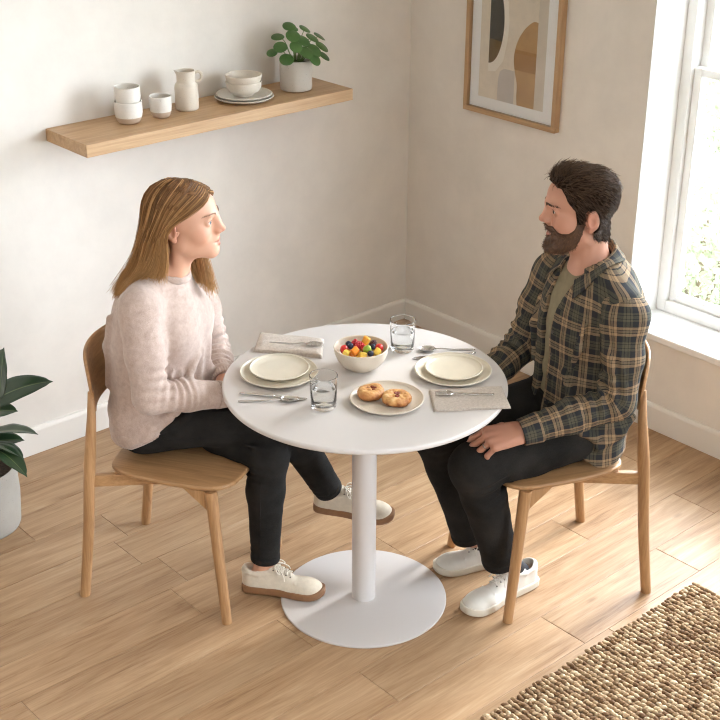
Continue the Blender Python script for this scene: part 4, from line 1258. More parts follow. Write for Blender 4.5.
# ------------------------------------------------------------------- shoes
def shoe(parent, heel, yaw, pitch, L, Wd, m_up, m_sole, m_lace, m_in, roll=0.0, name='shoe', thick=.026):
    """low lace-up sneaker; local: heel back at y = 0, toe at y = L, ground z = 0"""
    M = Matrix.Translation(heel) @ Matrix.Rotation(yaw, 4, 'Z') @ Matrix.Rotation(pitch, 4, 'X') @ Matrix.Rotation(roll, 4, 'Y')
    k = L / .285
    half = [(0, 0), (.018, .003), (.029, .014), (.033, .035), (.0335, .07), (.033, .11), (.037, .155), (.0445, .195), (.0455, .222), (.041, .250), (.029, .272), (.014, .283), (0, .285)]
    cp = catmull([(x * Wd, y * k) for x, y in half], 5)
    out = [tuple(p) for p in cp] + [(-p[0], p[1]) for p in cp[-2:0:-1]]
    F = Field()
    z0 = thick * .75
    # upper: heel counter, quarters, vamp, toe box
    F.oval((0, .034 * k, z0), (0, .032 * k, .068), (.029 * Wd, .030), (.0265 * Wd, .028), (1, 0, 0), .01)
    F.oval((0, .070 * k, z0), (0, .075 * k, .072), (.030 * Wd, .034), (.026 * Wd, .030), (1, 0, 0), .02)
    F.oval((0, .110 * k, z0), (0, .112 * k, .074), (.030 * Wd, .036), (.022 * Wd, .026), (1, 0, 0), .02)
    F.oval((0, .155 * k, z0), (0, .148 * k, .058), (.034 * Wd, .036), (.021 * Wd, .028), (1, 0, 0), .02)
    F.ell((0, .205 * k, z0 + .003), (.0415 * Wd, .060 * k, .0345), .02)
    F.ell((0, .238 * k, z0), (.0385 * Wd, .040 * k, .0275), .02)
    # opening for the ankle
    F.oval((0, .052 * k, .078), (0, .048 * k, .130), (.0205 * Wd, .030), (.023 * Wd, .036), (1, 0, 0), .006, 's')
    F.oval((0, .095 * k, .094), (0, .085 * k, .13), (.018 * Wd, .02), (.02 * Wd, .03), (1, 0, 0), .008, 's')
    # tongue ridge under the laces and padded collar rim
    F.oval((0, .155 * k, .058), (0, .100 * k, .093), (.0135, .006), (.016, .0065), (1, 0, 0), .004)
    for s in (1, -1): F.chain([(s * .006, .010 * k, .078), (s * .0235 * Wd, .035 * k, .071), (s * .0255 * Wd, .065 * k, .068), (s * .022 * Wd, .100 * k, .078)], [.0045] * 4, .006)
    for s in (1, -1): F.chain([(s * .0115, .165 * k, .055), (s * .0155, .130 * k, .069), (s * .017, .100 * k, .081)], [.004, .0042, .004], .005)
    # toe cap seam and heel seam
    F.chain([(.040 * Wd, .198 * k, .028), (.026 * Wd, .190 * k, .049), (0, .186 * k, .056), (-.026 * Wd, .190 * k, .049), (-.040 * Wd, .198 * k, .028)], [.0022] * 5, .002)
    F.post = lambda P, d: np.maximum(d, z0 - .006 - P[:, 2])
    V, Q = F.mesh(.0030 * VOX)
    o = mesh(name, V, Q, m_up, parent); o.matrix_local = M
    def warp(v): return Vector((v.x, v.y, v.z + .010 * max(0, (v.y / L - .82) / .18) ** 2))
    s_ = slab('sole', out, 0.0004, thick, m_sole, o, .004, 3, warp)
    lc = []
    bvs = bvh_of(o)
    def top_at(x, y):
        a = bvs.ray_cast(Vector((x, y, .2)), Vector((0, 0, -1)))
        return a[0][2] if a[0] is not None else .06
    rows = [(y_, max(top_at(0, y_ * k), top_at(.012, y_ * k)) - .0035) for y_ in (.172, .158, .144, .130, .116)]
    for i, (y, z) in enumerate(rows):
        w = .0135 + .001 * i
        lc.append(sweep_vf(catmull([(-w, (y - .002) * k, z), (-w * .5, y * k, z + .0055), (w * .5, (y + .001) * k, z + .0055), (w, (y + .003) * k, z)], 4), .0021, 8))
        if i < 4:
            y2, z2 = rows[i + 1]
            for s in (1, -1): lc.append(sweep_vf(catmull([(s * w, y * k, z + .001), (0, (y + y2) / 2 * k, (z + z2) / 2 + .0068), (-s * w, y2 * k, z2 + .001)], 4), .0019, 8))
    zb = rows[-1][1] + .008
    for s in (1, -1):
        lc.append(sweep_vf(catmull([(0, .114 * k, zb), (s * .016, .122 * k, zb + .008), (s * .034, .134 * k, zb - .006), (s * .030, .142 * k, zb - .012), (s * .012, .124 * k, zb - .001), (0, .114 * k, zb + .001)], 5), .0018, 8))
        lc.append(sweep_vf(catmull([(0, .114 * k, zb + .001), (s * .014, .130 * k, zb + .001), (s * .028, .152 * k, zb - .018), (s * .036, .158 * k, zb - .034)], 5), .0017, 8))
    mesh('laces', *merge(lc), m_lace, o)
    ey = []
    for i, (y, z) in enumerate(rows):
        for s in (1, -1):
            v, f = lathe_vf([(0, 0), (.0022, 0), (.0026, .001), (0, .0012)], 10); v = np.array(v)
            ey.append((v + (s * (.0165 + .001 * i), (y + .001) * k, z - .001), f))
    mesh('eyelets', *merge(ey), m_in, o)
    return o

def project(bv, origins, d, off):
    out = []
    for o in origins:
        a = bv.ray_cast(Vector(o), Vector(d))
        if a[0] is None: out.append(None)
        else: out.append(np.array(a[0]) + np.array(a[1]) * off * (1 if a[1].dot(Vector(d)) < 0 else -1))
    return out

def limb_uv(V, path, per, ref):
    """along / around coordinates for cloth running down a limb (in pattern repeats)"""
    P = catmull(path, 10); T, U, W = frames(P)
    # parallel frame started from ref
    u = np.array(ref, float); u -= T[0] * (T[0] @ u); u /= np.linalg.norm(u); UU = [u]
    for t_ in T[1:]:
        u = u - t_ * (u @ t_); u /= np.linalg.norm(u); UU.append(u)
    UU = np.array(UU); WW = np.cross(T, UU)
    cum = np.concatenate([[0], np.cumsum(np.linalg.norm(np.diff(P, axis=0), axis=1))])
    idx = np.zeros(len(V), int)
    for i in range(0, len(V), 20000):
        idx[i:i + 20000] = np.argmin(((V[i:i + 20000, None] - P[None]) ** 2).sum(-1), axis=1)
    d = V - P[idx]
    along = cum[idx] + (d * T[idx]).sum(1)
    ang = np.arctan2((d * WW[idx]).sum(1), (d * UU[idx]).sum(1))
    return ang, along / per

def strand_paths(guides, n, k, rg, jitter, lift):
    """guides (g, m, 3): interpolate n strands between neighbouring guides"""
    G = np.asarray(guides, float); g, m, _ = G.shape
    u = np.sort(rg.uniform(0, g - 1 - 1e-6, n)); i = np.clip(u.astype(int), 0, g - 2); t = (u - i)[:, None, None]
    i0 = np.clip(i - 1, 0, g - 1); i3 = np.clip(i + 2, 0, g - 1)
    a, b, c, d = G[i0], G[i], G[i + 1], G[i3]
    C = .5 * (2 * b + (c - a) * t + (2 * a - 5 * b + 4 * c - d) * t ** 2 + (3 * b - a - 3 * c + d) * t ** 3)
    out = np.array([catmull(q, max(2, k // (m - 1))) for q in C])
    L = out.shape[1]; s = np.linspace(0, 1, L)
    off = rg.normal(size=(n, 1, 3)) * jitter[0] * (.35 + .65 * s)[None, :, None] + rg.normal(size=(n, 1, 3)) * jitter[1] * (s ** 3)[None, :, None]
    ph = rg.uniform(0, 6.28, (n, 1)); amp = rg.uniform(0, jitter[2], (n, 1))
    wob = np.stack([np.sin(s[None] * 7 + ph), np.cos(s[None] * 6 + ph * 1.7), np.sin(s[None] * 5 + ph * .6) * .4], -1) * (amp * s[None] ** 1.5)[..., None]
    out = out + off + wob
    return out
# =================================================================== WOMAN
def ribbed_tube(P, R, n_rib, amp, ry=None, up=None, flare=None, thick=.004):
    """closed knit band: outer ribbed wall, rolled lips, inner wall"""
    P = np.asarray(P, float); k = len(P); n = n_rib * 4
    R = np.full(k, R) if np.isscalar(R) else np.asarray(R, float); R2 = R if ry is None else np.asarray(ry, float)
    T, U, W = frames(P)
    if up is not None:
        W = np.asarray(up, float) - T * (T @ np.asarray(up, float))[:, None]; W /= np.linalg.norm(W, axis=1)[:, None]; U = np.cross(W, T)
    a = np.arange(n) * 2 * PI / n; rib = amp * np.cos(a * n_rib)
    rows = []
    for i in range(k): rows.append(P[i] + U[i] * ((R[i] + rib) * np.cos(a))[:, None] + W[i] * ((R2[i] + rib) * np.sin(a))[:, None])
    for i in (k - 1, 0): rows.append(P[i] + U[i] * ((R[i] - thick) * np.cos(a))[:, None] + W[i] * ((R2[i] - thick) * np.sin(a))[:, None])
    V = np.concatenate(rows); m = len(rows); F = []
    for i in range(m):
        i2 = (i + 1) % m
        for j in range(n):
            j2 = (j + 1) % n; F.append((i * n + j, i * n + j2, i2 * n + j2, i2 * n + j))
    return V, F

M_SKIN_W = skin_mat('skin_fair')
SKIN_W, LIP_W = (.63, .365, .25), (.52, .155, .125)
M_KNIT = bpy.data.materials.new('oat_knit'); t = NT(M_KNIT)
co = t.coords(); n1 = t.noise(co, 420, 3, .7); n2 = t.noise(co, 60, 4, .6)
t.base(t.ramp(t.math('ADD', t.math('MULTIPLY', n1, .5), t.math('MULTIPLY', n2, .5)), [(.34, (.39, .287, .238, 1)), (.66, (.575, .45, .39, 1))])); t.set(Roughness=.95, Sheen_Weight=.35, Sheen_Roughness=.5); t.bump(n1, .5, .003)
M_DENIM = bpy.data.materials.new('black_denim'); t = NT(M_DENIM)
co = t.coords(); n1 = t.noise(co, 500, 3, .7); n2 = t.noise(co, 9, 4, .6)
t.base(t.ramp(t.math('ADD', t.math('MULTIPLY', n1, .4), t.math('MULTIPLY', n2, .6)), [(.34, (.008, .0075, .007, 1)), (.68, (.030, .028, .026, 1))])); t.set(Roughness=.9, Specular_IOR_Level=.12); t.bump(n1, .25, .002)

wm = thing('person', 'woman with shoulder-length light brown hair in a pale sweater, legs crossed, sitting on the chair', 'person', (OW[0], OW[1], 0), rot_for(FW), 'people at the table')
HW = Head((0, .064, 1.157), math.radians(9), math.radians(1.5), 0, .985)

hipR, kneR, ankR = np.array((.092, -.055, .552)), np.array((-.035, .335, .578)), np.array((-.190, .420, .262))
hipL, kneL, ankL = np.array((-.092, -.055, .545)), np.array((.020, .304, .470)), np.array((.030, .290, .120))
shR, elR, wrR = np.array((.160, -.010, .955)), np.array((.205, .030, .716)), np.array((.034, .208, .668))
shL, elL, wrL = np.array((-.160, -.010, .955)), np.array((-.195, .050, .695)), np.array((-.060, .140, .662))

SEAT_Z = .4542
def seat_cut(P, d):
    """cloth flattens on the chair seat and stays out of the plywood"""
    q = np.maximum(np.maximum(P[:, 2] - SEAT_Z, .428 - P[:, 2]), np.maximum(P[:, 1] - .2655, np.abs(P[:, 0]) - .222))
    return np.maximum(d, -q)

def lower_body(F, hip, kneeL_, kneeR_, anL, anR, r, o=0.0, pel=None, end=None):
    """pelvis and legs; o grows (cloth) or shrinks (skin) every radius; r = (thigh, above knee, knee, calf, ankle)"""
    c, rad = pel
    F.ell(c, np.array(rad) + o, .03)
    F.ell(np.array(c) + (0, .015, .07), np.array(rad) * (.92, .90, .8) + o, .03)
    for s, h, kn, an in ((1, hip * (1, 1, 1), kneeR_, anR), (-1, hip * (-1, 1, 1), kneeL_, anL)):
        m = h * .45 + kn * .55
        F.cap(h, m, r[0] + o, r[1] + o, .03); F.cap(m, kn, r[1] + o, r[2] + o, .02)
        c1 = kn * .68 + an * .32; bk = (an - kn) / np.linalg.norm(an - kn); b = np.cross(bk, (1, 0, 0)); b /= np.linalg.norm(b)
        if b[1] > 0: b = -b
        c1 = c1 + b * .004
        F.cap(kn, c1, r[2] * .97 + o, r[3] + o, .02); F.cap(c1, an, r[3] + o, r[4] + o, .02)

# ---- skin: one continuous body
def build_woman_body():
    F = Field()
    T = lambda z, cy, w, d_: ((0, cy, z), (w, d_))
    secs = [T(.57, -.045, .125, .095), T(.68, -.045, .115, .085), T(.80, -.04, .130, .100), T(.90, -.04, .135, .098), T(.965, -.035, .105, .075)]
    for (a, ra), (b, rb) in zip(secs, secs[1:]): F.oval(a, b, ra, rb, (1, 0, 0), .03)
    for s in (1, -1):
        F.cap((s * .03, -.025, .985), (s * .145, -.012, .958), .045, .044, .03)
    nb = np.array((0, .006, 1.000))
    F.cap(nb, (0, -.02, .96), .052, .06, .03)
    lower_body(F, hipR, kneL, kneR, ankL, ankR, (.066, .060, .050, .044, .033), -.004, ((0, -.065, .552), (.145, .105, .09)))
    for s, e, w in ((shR, elR, wrR), (shL, elL, wrL)):
        F.cap(s, e, .043, .036, .02); F.cap(e, e * .6 + w * .4, .036, .034, .01); F.cap(e * .6 + w * .4, w, .034, .023, .01)
    hand(F, wrR, (-.38, .55, -.12), (.25, .1, 1), -1, [(28, 25, 15)] * 4, .6, .90)
    hand(F, wrL, (.42, .70, -.12), (-.2, .1, 1), 1, [(20, 22, 15)] * 4, .6, .90)
    for an, he, to in ((ankR, (-.203, .410, .228), (-.205, .550, .212)), (ankL, (.036, .265, .056), (.024, .415, .048))):
        F.cap(an, he, .030, .020, .02); F.cap(he, to, .019, .012, .02)
    head_prims(F, HW, False, nb)
    F.post = lambda P, d: seat_cut(P, d)
    V, Q = F.mesh(H_BODY)
    col = head_colors(V, HW, False, SKIN_W, LIP_W)
    return mesh('body', V, Q, M_SKIN_W, wm, True, {'Col': ('FLOAT_COLOR', col)})
bodyW = build_woman_body()
eyes(HW, (.12, .17, .19, 1), wm, (.14, 1, -.02))
M_HAIR_W = bpy.data.materials.new('light_brown_hair'); t = NT(M_HAIR_W)
at = t.add('ShaderNodeAttribute', attribute_name='tone'); al = t.add('ShaderNodeAttribute', attribute_name='along')
c0 = t.ramp(at.outputs['Fac'], [(0, (.085, .036, .014, 1)), (.40, (.235, .112, .043, 1)), (.75, (.44, .235, .092, 1)), (1, (.72, .44, .20, 1))])
t.base(t.mix(t.math('MULTIPLY', t.math('POWER', al.outputs['Fac'], 1.5), .62), c0, (.62, .35, .14, 1))); t.set(Roughness=.5, Specular_IOR_Level=.22)
bvW = bvh_of(bodyW)
M_BROW_W = mat('brow_brown', (.25, .13, .07, 1), .6)
brows_lashes(HW, bvW, M_BROW_W, wm, False)

# ---- hair
def head_surface(male):
    I = Head((0, 0, 0), 0, 0); F = Field(); head_prims(F, I, male); return F
def snap(F, q, off, c=(0, 0, .04)):
    c = np.array(c); q = np.array(q, float); d = (q - c) / np.linalg.norm(q - c)
    lo, hi = .02, .2
    for _ in range(24):
        m = (lo + hi) / 2
        if F.eval((c + d * m)[None], c + d * m, .001)[0] < 0: lo = m
        else: hi = m
    return c + d * (lo + off)
def build_woman_hair():
    Fh = head_surface(False)
    on = [  # (points snapped to the skull), (hanging points)
        ([(.004, .082, .094), (.030, .080, .083), (.053, .054, .062), (.068, .016, .042)], [(.0835, -.030, .014), (.0745, -.028, -.050), (.067, -.036, -.100), (.062, -.050, -.135)]),
        ([(.004, .058, .115), (.040, .050, .10), (.068, .014, .068), (.078, -.008, .040)], [(.086, -.034, .004), (.079, -.050, -.06), (.073, -.074, -.115), (.068, -.10, -.160)]),
        ([(.004, .02, .128), (.045, .015, .11), (.072, -.015, .075), (.080, -.035, .035)], [(.083, -.062, -.02), (.078, -.082, -.08), (.071, -.108, -.125), (.066, -.142, -.178)]),
        ([(.003, -.02, .130), (.035, -.038, .115), (.062, -.065, .075), (.066, -.08, .03)], [(.068, -.096, -.02), (.064, -.113, -.08), (.057, -.142, -.135), (.050, -.178, -.192)]),
        ([(.002, -.045, .125), (.02, -.068, .11), (.036, -.09, .07), (.040, -.10, .03)], [(.040, -.108, -.02), (.037, -.124, -.08), (.030, -.162, -.142), (.018, -.200, -.205)]),
        ([(0, -.055, .12), (.0, -.08, .10), (0, -.10, .065), (0, -.11, .03)], [(0, -.112, -.02), (0, -.127, -.08), (-.008, -.166, -.142), (-.015, -.205, -.208)]),
        ([(-.002, -.045, .125), (-.02, -.068, .11), (-.036, -.09, .07), (-.040, -.10, .03)], [(-.040, -.106, -.02), (-.038, -.120, -.08), (-.040, -.148, -.145), (-.045, -.165, -.200)]),
        ([(-.003, -.02, .130), (-.035, -.038, .115), (-.062, -.065, .075), (-.066, -.08, .03)], [(-.068, -.092, -.02), (-.066, -.102, -.08), (-.064, -.118, -.14), (-.064, -.13, -.195)]),
        ([(-.004, .02, .128), (-.045, .015, .11), (-.072, -.015, .075), (-.080, -.035, .035)], [(-.084, -.052, -.02), (-.082, -.054, -.08), (-.080, -.048, -.14), (-.078, -.03, -.195)]),
        ([(-.004, .058, .115), (-.040, .050, .10), (-.068, .014, .068), (-.078, -.004, .040)], [(-.086, -.016, .0), (-.084, -.006, -.06), (-.077, .012, -.13), (-.069, .030, -.205)]),
        ([(-.004, .082, .094), (-.030, .082, .083), (-.055, .056, .058), (-.070, .026, .03)], [(-.082, .010, -.01), (-.080, .020, -.065), (-.068, .036, -.14), (-.056, .052, -.222)]),
    ]
    G = []
    for s, f in on:
        offs = (.002, .004, .0045, .005)
        G.append([HW(snap(Fh, q, o)) for q, o in zip(s, offs)] + [HW(q) for q in f])
    G = np.array(G)
    rg = np.random.default_rng(12)
    # underlying mass
    base = strand_paths(G, 60, 14, rg, (.0015, .002, .001), 0)
    F = Field(); L = base.shape[1]; rr = np.interp(np.linspace(0, 1, L), [0, .2, .5, .85, 1], [.0030, .0040, .0060, .0050, .002])
    c0 = HW((0, 0, .04))
    for p in base: F.chain(p[::2], rr[::2], .006)
    F.ell(HW((0, -.010, .054)), (.0735, .0865, .0725), .012, 'u', HW.R)
    def post(P, d):
        q = HW.inv(P)
        # keep the face, the ear and the front of the neck free
        face = np.maximum(q[:, 1] * -1 + .030 + np.maximum(0, q[:, 2] - .035) * .78, np.abs(q[:, 0]) - .2)
        ear = np.maximum(np.linalg.norm((q - (.082, -.004, -.006)) / (1, 1, 1.25), axis=1) - .026, -q[:, 0])
        d = np.maximum(d, -np.where(q[:, 2] > -.03, face, 1.0)); d = np.maximum(d, -ear)
        return d
    F.post = post
    V, Q = F.mesh(.0034 * VOX)
    P = strand_paths(G, 3000, 20, rg, (.0030, .008, .0070), 0)
    L = P.shape[1]
    cen = HW((0, -.01, .03))
    out = rg.uniform(0, 1, len(P)) ** 1.4 * .0075 + .0050
    s = np.linspace(0, 1, L)
    dv = P - cen; dv[:, :, 2] *= .5; dv /= np.linalg.norm(dv, axis=2, keepdims=True)
    P = P + dv * (out[:, None] * np.interp(s, [0, .15, .6, 1], [.25, .8, 1.0, .55])[None])[..., None]
    bs = bvh_of(SWEATER)
    lift = rg.uniform(.001, .008, len(P))
    for i in range(len(P)):
        for j in range(L // 2, L):
            a = bs.find_nearest(Vector(P[i, j]), .06)
            if a[0] is None: continue
            n_ = np.array(a[1]); v = P[i, j] - np.array(a[0])
            if v @ n_ < lift[i]: P[i, j] = np.array(a[0]) + n_ * lift[i]
    for _ in range(2): P[:, 1:-1] = P[:, 1:-1] * .5 + (P[:, :-2] + P[:, 2:]) * .25
    tone = np.clip(.42 + .30 * np.sin(np.arange(len(P)) * .05) * rg.uniform(.3, 1, len(P)) + rg.normal(0, .27, len(P)), 0, .86)
    o = strands_mesh('hair', P, .00115, .00035, M_HAIR_W, wm, tone)
    b = mesh('hair_mass', V, Q, M_HAIR_W, o, True, {'tone': ('FLOAT', np.clip(.18 + .14 * fnoise(V * np.array([1, 1, .15]), 160, 3), 0, 1)), 'along': ('FLOAT', np.clip((HW.p[2] + .05 - V[:, 2]) / .3, 0, 1))})
    return o
# ---- sweater
def hem_z(y): return .513 + .10 * np.clip(y + .16, 0, .10) + .50 * np.clip(y + .06, 0, .25)
def build_sweater():
    F = Field()
    secs = [((0, -.052, .49), (.174, .132)), ((0, -.048, .57), (.172, .134)), ((0, -.040, .68), (.164, .128)), ((0, -.030, .80), (.163, .127)), ((0, -.028, .885), (.160, .120)), ((0, -.030, .955), (.130, .092))]
    for (a, ra), (b, rb) in zip(secs, secs[1:]): F.oval(a, b, ra, rb, (1, 0, 0), .03)
    for s in (1, -1):
        F.cap((s * .045, -.022, .978), (s * .150, -.010, .960), .040, .050, .035)
        F.ell((s * .065, .065, .850), (.058, .036, .055), .05)
    F.cap((0, .004, .968), (0, -.016, .94), .056, .07, .03)
    for s, e, w in ((shR, elR, wrR), (shL, elL, wrL)):
        m = s * .5 + e * .5 + np.array((np.sign(s[0]) * .006, .006, 0))
        F.cap(s, m, .058, .053, .03); F.cap(m, e, .053, .048, .02)
        f1 = e * .55 + w * .45; F.cap(e, f1, .0465, .0445, .02); F.cap(f1, e * .18 + w * .82, .0445, .038, .015)
    # bloused fold over the hem, drape creases
    F.chain([(.155, .02, .60), (.135, .070, .64), (.085, .098, .70)], [.010, .012, .008], .02)
    F.chain([(.150, .04, .66), (.10, .095, .71), (.04, .105, .78)], [.008, .010, .006], .02)
    F.chain([(.150, -.06, .56), (.155, .0, .575), (.13, .05, .61)], [.012, .014, .010], .02)
    F.chain([(.02, .085, .60), (.03, .102, .68), (.01, .105, .78)], [.008, .009, .006], .02)
    F.chain([(-.04, .08, .62), (-.05, .095, .70), (-.05, .10, .79)], [.008, .009, .006], .02)
    F.chain([(.135, .035, .90), (.150, .045, .86), (.155, .055, .80)], [.008, .010, .006], .02)
    F.chain([(.12, -.125, .90), (.10, -.145, .80), (.11, -.15, .68)], [.006, .010, .006], .025)
    fa = [(shR, elR), (elR, wrR), (shL, elL), (elL, wrL)]
    def post(P, d):
        for i, (a, b) in enumerate(fa):
            ab = b - a; L = np.linalg.norm(ab); w = ab / L; q = P - a; t_ = q @ w
            r = q - t_[:, None] * w; rn = np.linalg.norm(r, axis=1) + 1e-6
            near = (rn < .075) & (t_ > -.02) & (t_ < L + .02)
            if i % 2:                                # stacked folds on the inside of the forearm
                win = np.exp(-((t_ - .075) / .055) ** 2); ph = t_ / .0235 + .25 * np.sin(P[:, 0] * 60)
                side = np.clip(.55 + .6 * (r[:, 2] / rn) + .35 * (r[:, 1] / rn), 0, 1)
                d = d - near * .0046 * np.sin(2 * PI * ph) * win * side
            else:
                win = np.exp(-((t_ - L * .86) / .06) ** 2); side = np.clip(.2 + r[:, 1] / rn, 0, 1)
                d = d - near * .0036 * np.sin(2 * PI * (t_ / .03 + .3 * r[:, 0] / rn)) * win * side
        d = d + .0022 * fnoise(P, 22, 4)
        d = np.where(P[:, 2] < .66, d - .0035 * np.sin(np.arctan2(P[:, 0], P[:, 1] + .04) * 9 + P[:, 2] * 14) * np.clip((.66 - P[:, 2]) / .1, 0, 1), d)
        zh = hem_z(P[:, 1])
        d = np.maximum(d, np.where(np.abs(P[:, 0]) < .2, zh - P[:, 2], -1))
        # neck opening
        q = P - np.array((0, .012, 1.036)); d = np.maximum(d, .052 - np.sqrt((q[:, 0] / 1.06) ** 2 + q[:, 1] ** 2 + (q[:, 2] * 1.1) ** 2))
        return seat_cut(P, d)
    F.post = post
    V, Q = F.mesh(H_CLOTH)
    o = mesh('sweater', V, Q, M_KNIT, wm)
    # ribbed neckband, cuffs, hem
    ring = []
    for a in np.linspace(0, 2 * PI, 73)[:-1]:
        c = np.array((.0580 * math.sin(a), .014 + .0570 * math.cos(a), 1.0135 - .015 * math.cos(a)))
        ring.append(c)
    ring = np.array(ring); V2 = []
    for i, c in enumerate(ring):
        o_ = c - np.array((0, .014, c[2])); o_ /= np.linalg.norm(o_)
        for k in range(10):
            b = 2 * PI * k / 10; rr = .0055 + (.0006 if (i % 2) else 0)
            V2.append(c + o_ * math.cos(b) * rr * .8 + np.array((0, 0, 1)) * math.sin(b) * rr * 2.0)
    n_ = len(ring); F2 = [(i * 10 + k, i * 10 + (k + 1) % 10, ((i + 1) % n_) * 10 + (k + 1) % 10, ((i + 1) % n_) * 10 + k) for i in range(n_) for k in range(10)]
    mesh('neckband', V2, F2, M_KNIT, o)
    for e, w in ((elR, wrR), (elL, wrL)):
        d = (w - e) / np.linalg.norm(w - e)
        P = [w - d * .052 + d * x for x in (0, .012, .030, .048, .056)]
        mesh('cuff', *ribbed_tube(P, [.0405, .0395, .0365, .0345, .0335], 26, .0010), M_KNIT, o)
    # hem band follows the sweater's lower edge
    P = []; nb = 200
    V3 = []
    for lay, (dz, rr) in enumerate(((.046, 0.0), (.040, .004), (.022, .0035), (.004, .001), (-.002, -.003), (.01, -.010), (.04, -.012))):
        for i in range(nb):
            a = 2 * PI * i / nb; x = math.sin(a); y = math.cos(a)
            px = .172 * x; py = -.050 + .132 * y
            zh = float(hem_z(np.array(py))) - .010
            k = 1 + (rr + (.0010 if i % 2 else 0) * (lay < 5)) / .13
            V3.append((px * k, -.050 + .132 * y * k, zh + dz))
    F3 = [(l * nb + i, l * nb + (i + 1) % nb, (l + 1) * nb + (i + 1) % nb, (l + 1) * nb + i) for l in range(6) for i in range(nb)]
    V3 = np.array(V3); V3[:, 2] = np.maximum(V3[:, 2], SEAT_Z + .004)
    mesh('hem_band', V3, F3, M_KNIT, o)
    return o
SWEATER = build_sweater()
build_woman_hair()

# ---- jeans
def build_jeans_w():
    F = Field()
    lower_body(F, hipR, kneL, kneR, ankL, ankR, (.076, .068, .059, .053, .0400), .003, ((0, -.062, .548), (.150, .112, .096)))
    # creases at hip, knee and hem
    F.chain([(.15, -.02, .60), (.11, .045, .625), (.05, .07, .63)], [.007, .009, .006], .015)
    F.chain([(.150, .03, .575), (.11, .085, .61), (.05, .11, .628)], [.006, .007, .005], .015)
    F.chain([(.075, .255, .53), (.035, .335, .50), (-.02, .36, .49)], [.004, .006, .004], .012)
    fk = [(kneL, ankL), (kneR, ankR)]
    def post(P, d):
        for a, b in fk:
            ab = b - a; L = np.linalg.norm(ab); w = ab / L; q = P - a; t_ = q @ w; r = q - t_[:, None] * w; rn = np.linalg.norm(r, axis=1) + 1e-6
            near = (rn < .085) & (t_ > -.05) & (t_ < L + .05)
            win = np.exp(-((t_ - .03) / .05) ** 2) * .0030 + np.exp(-((t_ - L) / .055) ** 2) * .0022
            side = np.clip(.45 - r[:, 1] / rn * .7, 0, 1)
            d = d - near * win * np.sin(2 * PI * (t_ / .026 + .35 * r[:, 0] / rn)) * side
            cut = np.where(rn < .07, t_ - (L - .004), -1); d = np.maximum(d, cut)
        d = d + .0016 * fnoise(P, 30, 9)
        d = np.maximum(d, P[:, 2] - .625)
        return seat_cut(P, d)
    F.post = post
    V, Q = F.mesh(H_CLOTH)
    o = mesh('jeans', V, Q, M_DENIM, wm)
    for a, b in fk:
        w = (b - a) / np.linalg.norm(b - a)
        mesh('hem', *ribbed_tube([b - w * .020, b - w * .012, b - w * .003, b + w * .002], [.0440, .0452, .0450, .0440], 10, .0001, thick=.004), M_DENIM, o)
    # side seam along the near thigh and shin
    bv = bvh_of(o)
    for (p0, p1, m_) in ((hipR + (0, .06, -.012), kneR + (.03, -.02, -.012), 18), (kneL + (0, .0, -.05), ankL + (0, 0, .03), 14)):
        pts = [p for p in project(bv, [p0 * (1 - s) + p1 * s + np.array((.3, 0, 0)) for s in np.linspace(0, 1, m_)], (-1, 0, 0), .0003) if p is not None]
        if len(pts) > 4: mesh('seam', *sweep_vf(pts, .0012, 6), M_DENIM, o)
build_jeans_w()

# ---- shoes
M_CANVAS_C = mat('cream_canvas', (.64, .565, .455, 1), .8, .06, 80, .2, 600, .001); M_GUM = mat('gum_rubber', (.235, .115, .052, 1), .55, .12, 40)
M_LACE_C = mat('cream_lace', (.74, .68, .58, 1), .85); M_EYE = mat('dark_eyelet', (.08, .06, .05, 1), .5)
s1 = shoe(wm, (.042, .217, .0060), math.radians(5), math.radians(1.5), .262, .92, M_CANVAS_C, M_GUM, M_LACE_C, M_EYE)
s2 = shoe(wm, (-.205, .366, .178), math.radians(2), math.radians(-1), .262, .92, M_CANVAS_C, M_GUM, M_LACE_C, M_EYE, math.radians(8))
# =================================================================== MAN
M_SKIN_M = skin_mat('skin_ruddy')
SKIN_M, LIP_M = (.55, .300, .210), (.45, .17, .14)
mn = thing('person', 'bearded man in an open plaid shirt over an olive tee, hand resting on his thigh', 'person', (OM[0], OM[1], 0), rot_for(FM), 'people at the table')
HM = Head((0, -.036, 1.176), math.radians(-22), math.radians(-2.5), 0, 1.035)
jh = np.array((.095, -.060, .548))
knL2, anL2 = np.array((-.130, .330, .500)), np.array((-.098, .212, .138))
knR2, anR2 = np.array((.100, .352, .492)), np.array((.090, .232, .115))
sL, eL, wL = np.array((-.180, -.082, .950)), np.array((-.222, -.060, .690)), np.array((-.190, .212, .624))
sR, eR, wR = np.array((.182, -.055, .945)), np.array((.215, .020, .690)), np.array((.115, .205, .632))
HAND_TIPS = []
HF, HN, HS = (.26, .93, -.22), (-.36, .26, .90), 1.12

